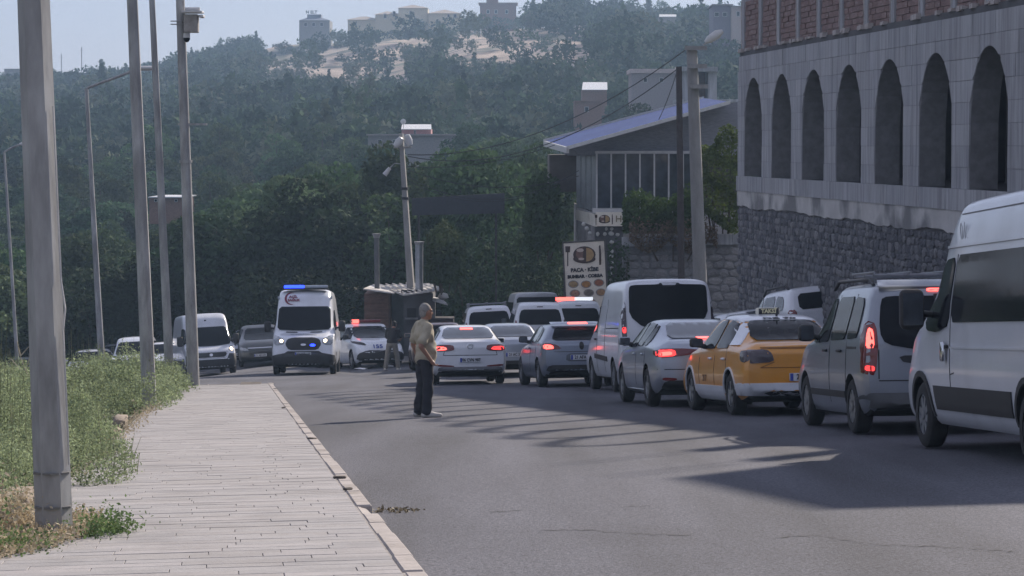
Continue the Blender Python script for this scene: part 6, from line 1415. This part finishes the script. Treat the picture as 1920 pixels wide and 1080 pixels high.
# leaves, pebbles and litter
for i, (px, py, s_) in enumerate(((532, 765, .07), (585, 823, .07), (637, 896, .07), (652, 918, .05), (470, 720, .5))):
    p = gp(px, py, .125); q = MB(); q.box((0, 0, .006), (s_, s_ * 1.6, .02)); me = bevel(q.mesh(), .01); o = link('broken_chip', me, mat('dark chip', (.1, .085, .07), .95, var=.4)); o.location = (p.x, p.y, ground(p.x, p.y) + .125); o.rotation_euler = (0, 0, .8 * i)
    tag(o, ('dark chip on the kerb at the far bend', 'dark chip on the kerb level with the standing man', 'dark chip on the kerb beside the round road shadow', 'small chip on the kerb nearest the camera', 'long dark slab of broken paving at the pavement corner')[i], 'chip')
for i, (px, py, w) in enumerate(((676, 694, .35), (690, 692, .3), (706, 690, .4), (722, 689, .45), (735, 690, .3))):
    p = gp(px, py); vs = [(random.uniform(-.5, .5)*w + math.cos(a)*w*.5, math.sin(a)*w*.6, .02 + random.uniform(0, .06)) for a in [2*math.pi*k/8 for k in range(8)]]; me = pydata([(0, 0, .09)] + vs, [(0, k, k % 8 + 1) for k in range(1, 9)]); o = link('litter_paper', me, mat('white paper', (.7, .7, .7), .8, var=.08)); o.location = p; tag(o, 'crumpled white paper lying on the road by the dark shirted man', 'litter', 'white papers on the road')
p = gp(738, 960); 
D2 = [(random.gauss(p.x, .09), random.gauss(p.y, .12), 0) for _ in range(90)]; D2 = [(a, b, ground(a, b) + .006 + abs(random.gauss(0, .01))) for a, b, c_ in D2]; o = link('dry_weed', quads_np(leaves(np.array(D2), .018)), mat('dry olive weed', (.26, .23, .13), .8, island=.3)); tag(o, 'small dry weed growing from the road beside the kerb', 'weed')

# ================================================================== PEOPLE
def blob(parts, voxel=.011, sm=4):
    """tapered capsules and ellipsoids fused into one continuous skin"""
    bm = bmesh.new()
    for p in parts:
        if p[0] == 'c':
            _, a, ra, b, rb = p; a, b = Vector(a), Vector(b); d = b - a; L = d.length; n = 14
            q = d.to_track_quat('Z', 'Y').to_matrix().to_4x4(); M = Matrix.Translation(a) @ q
            rows = []
            for k in range(5): t = math.pi/2 * (1 - k/4); rows.append((ra*math.cos(t), -ra*math.sin(t)))
            for k in range(5): t = math.pi/2 * k/4; rows.append((rb*math.cos(t), L + rb*math.sin(t)))
            V = [[bm.verts.new(M @ Vector((max(r, 1e-4)*math.cos(2*math.pi*j/n), max(r, 1e-4)*math.sin(2*math.pi*j/n), z))) for j in range(n)] for r, z in rows]
            for i in range(len(V) - 1):
                for j in range(n): bm.faces.new((V[i][j], V[i][(j+1) % n], V[i+1][(j+1) % n], V[i+1][j]))
            bm.faces.new(V[0][::-1]); bm.faces.new(V[-1])
        else:
            _, c_, r, *rot = p; M = Matrix.Translation(Vector(c_)) @ (Matrix.Rotation(rot[0], 4, 'Y') if rot else Matrix.Identity(4)) @ Matrix.Diagonal((r[0], r[1], r[2], 1)); bmesh.ops.create_icosphere(bm, subdivisions=3, radius=1, matrix=M)
    bmesh.ops.recalc_face_normals(bm, faces=bm.faces); me = bpy.data.meshes.new('blob'); bm.to_mesh(me); bm.free(); o = bpy.data.objects.new('blob', me); C.objects.link(o)
    md = o.modifiers.new('r', 'REMESH'); md.mode = 'VOXEL'; md.voxel_size = voxel; ms_ = o.modifiers.new('s', 'SMOOTH'); ms_.factor = .5; ms_.iterations = sm
    out = evaluated(o); bpy.data.objects.remove(o); smooth(out); return out
def hand(wr, el, side, curl=.5, size=1.0):
    """palm, four unequal bent fingers and a thumb leaving the side of the palm"""
    wr = Vector(wr); d = (wr - Vector(el)).normalized(); s = Vector((0, 0, 1)).cross(d)
    if s.length < .1: s = Vector((0, 1, 0)).cross(d)
    s.normalize(); n = d.cross(s) * side; out = [('c', wr, .026, wr + d*.05, .034), ('c', wr + d*.04 + s*.02, .022, wr + d*.09 + s*.025, .018), ('c', wr + d*.04 - s*.02, .022, wr + d*.09 - s*.025, .018)]
    for k, ln in enumerate((.065, .078, .072, .055)):
        b = wr + d*.092 + s*(.033 - .022*k); m = b + (d*math.cos(curl*.6) + n*math.sin(curl*.6))*ln*.5; e = m + (d*math.cos(curl*1.8) + n*math.sin(curl*1.8))*ln*.5; out += [('c', b, .0105, m, .0095), ('c', m, .0095, e, .008)]
    t = wr + d*.03 + s*.03; out += [('c', t, .014, t + (d*.7 + s*.6 + n*.3)*.04, .0115), ('c', t + (d*.7 + s*.6 + n*.3)*.04, .0115, t + (d*1.2 + s*.7 + n*.6)*.06, .009)]; return out
SKIN = mat('tanned skin', (.29, .155, .105), .55, var=.08, scale=8)
def head_parts(c_, turn=0.0):
    cx, cy, cz = c_; R = Matrix.Rotation(turn, 3, 'Z')
    def T(x, y, z): v = R @ Vector((x, y, z)); return (cx + v.x, cy + v.y, cz + v.z)
    return [('e', T(-.01, 0, .03), (.092, .077, .105)), ('e', T(.025, 0, -.03), (.072, .064, .085)), ('e', T(.055, 0, -.085), (.038, .042, .035)), ('c', T(.088, 0, .01), .012, T(.113, 0, -.028), .016), ('e', T(.075, .0, .03), (.03, .055, .018)), ('e', T(.082, 0, -.062), (.022, .026, .012)),
            ('e', T(-.005, .08, -.005), (.022, .012, .034)), ('e', T(-.005, -.08, -.005), (.022, .012, .034))], T, R
man = thing('person', 'grey haired man in beige shirt and dark trousers standing on the road', 'person', gpt(pt(795, 785, 39).x, 39.2)); man.rotation_euler = (0, 0, math.radians(26))
hp, HT_, HR = head_parts((.03, 0, 1.625), math.radians(4))
wr_r, el_r = (.0, -.25, .90), (-.17, -.25, 1.12); wr_l, el_l = (.0, .2, .86), (-.08, .25, 1.12)
body = hp + [('c', (-.02, 0, 1.40), .06, (.015, 0, 1.56), .055), ('e', (0, 0, 1.25), (.12, .17, .24)), ('e', (.02, 0, .98), (.13, .165, .16)), ('c', (-.02, -.17, 1.41), .06, (-.02, .17, 1.41), .06)]
for sg, wr_, el_ in ((-1, wr_r, el_r), (1, wr_l, el_l)):
    body += [('c', (-.02, sg*.18, 1.40), .055, el_, .04), ('c', el_, .04, wr_, .027)] + hand(wr_, el_, 1, .9)
    body += [('c', (.0, sg*.09, .9), .085, (.01, sg*.1, .5), .06), ('c', (.01, sg*.1, .5), .058, (-.03, sg*.1, .1), .04), ('c', (-.04, sg*.1, .05), .035, (.12, sg*.12, .035), .03)]
link('body', blob(body, .0095, 3), SKIN, man)
M_shirt = mat('beige shirt cloth', (.40, .36, .27), .9, var=.16, scale=9, bump=.4, bscale=7); M_olive = mat('dark olive shirt panel', (.11, .095, .055), .85, var=.15); M_trs = mat('dark navy trousers', (.022, .024, .033), .85, var=.2, scale=6, bump=.4, bscale=8)
sh = [('e', (-.005, 0, 1.27), (.148, .205, .21)), ('e', (.035, 0, 1.06), (.158, .19, .20)), ('e', (.02, 0, .93), (.165, .195, .17)), ('c', (-.025, -.17, 1.42), .068, (-.025, .17, 1.42), .068), ('c', (-.02, 0, 1.44), .085, (-.01, 0, 1.47), .075)]
for sg, el_ in ((-1, el_r), (1, el_l)): e = Vector((-.02, sg*.18, 1.40)).lerp(Vector(el_), .72); sh += [('c', (-.02, sg*.18, 1.40), .08, e, .08)]
me = blob(sh, .012, 5)
for v in me.vertices:
    if v.co.z < .79: v.co.z = .79 + (v.co.z - .79) * .1; v.co.x *= 1.05; v.co.y *= 1.05
    v.co += Vector((math.sin(v.co.z*34 + v.co.y*16 + v.co.x*9), math.sin(v.co.z*27 + v.co.x*21), .4*math.sin(v.co.x*40 + v.co.y*25))) * .0065
so = link('shirt', me, [M_shirt], man)
tr = [('e', (.005, 0, .90), (.145, .178, .13))]
for sg, dx in ((-1, .02), (1, -.03)): tr += [('c', (.0, sg*.088, .88), .105, (.012 + dx*.4, sg*.095, .5), .083), ('c', (.012 + dx*.4, sg*.095, .5), .083, (-.03 + dx, sg*.1, .10), .078)]
tme = blob(tr, .012, 4)
for v in tme.vertices: v.co += Vector((math.sin(v.co.z*30 + v.co.y*30), math.sin(v.co.z*22 + v.co.x*25), 0)) * (.005 + .006*max(0, .35 - v.co.z))
link('trousers', tme, M_trs, man)
M_shoe = mat('pale trainers', (.5, .48, .45), .7, var=.2, scale=12)
for sg, dx in ((-1, .02), (1, -.03)): link('shoe', blob([('c', (-.07 + dx, sg*.1, .05), .048, (.07 + dx, sg*.105, .05), .05), ('c', (.05 + dx, sg*.105, .045), .05, (.19 + dx, sg*.115, .036), .037), ('c', (-.06 + dx, sg*.1, .06), .05, (-.04 + dx, sg*.1, .11), .05)], .011, 2), M_shoe, man)
hm = blob([('e', HT_(-.02, 0, .042), (.092, .082, .102)), ('e', HT_(-.055, 0, -.02), (.05, .07, .07))], .011, 2)
bm = bmesh.new(); bm.from_mesh(hm); kill = []
for f in bm.faces:
    v = HR.inverted() @ (f.calc_center_median() - Vector((.03, 0, 1.625)))
    if v.x > .045 or (v.x > -.015 and v.z < .02): kill.append(f)
bmesh.ops.delete(bm, geom=kill, context='FACES'); bm.to_mesh(hm); bm.free(); link('hair', hm, mat('short grey hair', (.26, .25, .235), .9, var=.3, scale=30, bump=.5), man)
for sg in (1, -1): q = MB(); q.lathe([(.001, -.009), (.009, 0), (.001, .009)], 8, 'X', HT_(.083, sg*.032, .005)); q.build('eye', M_ink, man)

m2 = thing('person', 'man in black shirt and grey trousers standing beside the police car', 'person', gpt(pt(735, 692, 87).x, 87)); m2.rotation_euler = (0, 0, math.radians(75))
hp, HT2, HR2 = head_parts((.27, 0, 1.545), 0)
w2 = {-1: (.42, -.16, 1.02), 1: (.45, .14, 1.0)}; e2 = {-1: (.2, -.27, 1.12), 1: (.22, .26, 1.1)}
body = hp + [('c', (.12, 0, 1.40), .06, (.24, 0, 1.5), .053), ('e', (.06, 0, 1.2), (.13, .17, .24), .3), ('c', (.08, -.17, 1.38), .06, (.08, .17, 1.38), .06), ('e', (0, 0, .95), (.13, .165, .14))]
for sg in (-1, 1):
    body += [('c', (.09, sg*.18, 1.37), .055, e2[sg], .042), ('c', e2[sg], .04, w2[sg], .028)] + hand(w2[sg], e2[sg], 1, .8)
    fx = .10 if sg < 0 else -.12; body += [('c', (0, sg*.1, .9), .085, (fx*.6 + .03, sg*.15, .5), .06), ('c', (fx*.6 + .03, sg*.15, .5), .058, (fx, sg*.19, .1), .04), ('c', (fx, sg*.19, .05), .035, (fx + .15, sg*.2, .035), .03)]
link('body', blob(body, .012, 3), SKIN, m2)
sh = [('e', (.06, 0, 1.21), (.155, .205, .25), .3), ('e', (.01, 0, 1.0), (.155, .19, .14)), ('c', (.08, -.17, 1.39), .068, (.08, .17, 1.39), .068)]
for sg in (-1, 1): sh.append(('c', (.09, sg*.18, 1.37), .08, Vector((.09, sg*.18, 1.37)).lerp(Vector(e2[sg]), .8), .075))
link('shirt', blob(sh, .013, 4), mat('black shirt cloth', (.016, .016, .02), .85, var=.2), m2)
tr = [('e', (0, 0, .91), (.14, .18, .12))]
for sg in (-1, 1): fx = .10 if sg < 0 else -.12; tr += [('c', (0, sg*.095, .88), .105, (fx*.6 + .03, sg*.15, .5), .088), ('c', (fx*.6 + .03, sg*.15, .5), .088, (fx, sg*.19, .12), .082)]
link('trousers', blob(tr, .013, 4), mat('grey khaki trousers', (.19, .18, .165), .85, var=.2, bump=.3), m2)
for sg in (-1, 1): fx = .10 if sg < 0 else -.12; link('shoe', blob([('c', (fx - .06, sg*.19, .05), .048, (fx + .08, sg*.195, .05), .048), ('c', (fx + .05, sg*.195, .045), .048, (fx + .19, sg*.2, .036), .037)], .012, 2), M_shoe, m2)
hm = blob([('e', HT2(-.018, 0, .045), (.097, .085, .102)), ('e', HT2(-.05, 0, -.02), (.055, .072, .075))], .012, 2)
bm = bmesh.new(); bm.from_mesh(hm); bmesh.ops.delete(bm, geom=[f for f in bm.faces if (f.calc_center_median() - Vector((.27, 0, 1.545))).x > .05], context='FACES'); bm.to_mesh(hm); bm.free(); link('hair', hm, mat('black hair', (.012, .011, .01), .8, var=.2), m2)

# ================================================================== HAZE
q = MB(); q.box((0, 480, 27), (620, 1040, 82)); hz = link('haze', q.mesh()); hz['kind'] = 'stuff'; hz['label'] = 'thin bluish air between the camera and the hill'
hm_ = bpy.data.materials.new('haze air'); hm_.use_nodes = True; nt = hm_.node_tree; nt.nodes.clear(); ov = nt.nodes.new('ShaderNodeOutputMaterial'); pv = nt.nodes.new('ShaderNodeVolumePrincipled'); pv.inputs['Color'].default_value = (.5, .72, 1, 1); pv.inputs['Density'].default_value = .00045; pv.inputs['Anisotropy'].default_value = .2
nt.links.new(pv.outputs[0], ov.inputs['Volume']); hz.data.materials.append(hm_)
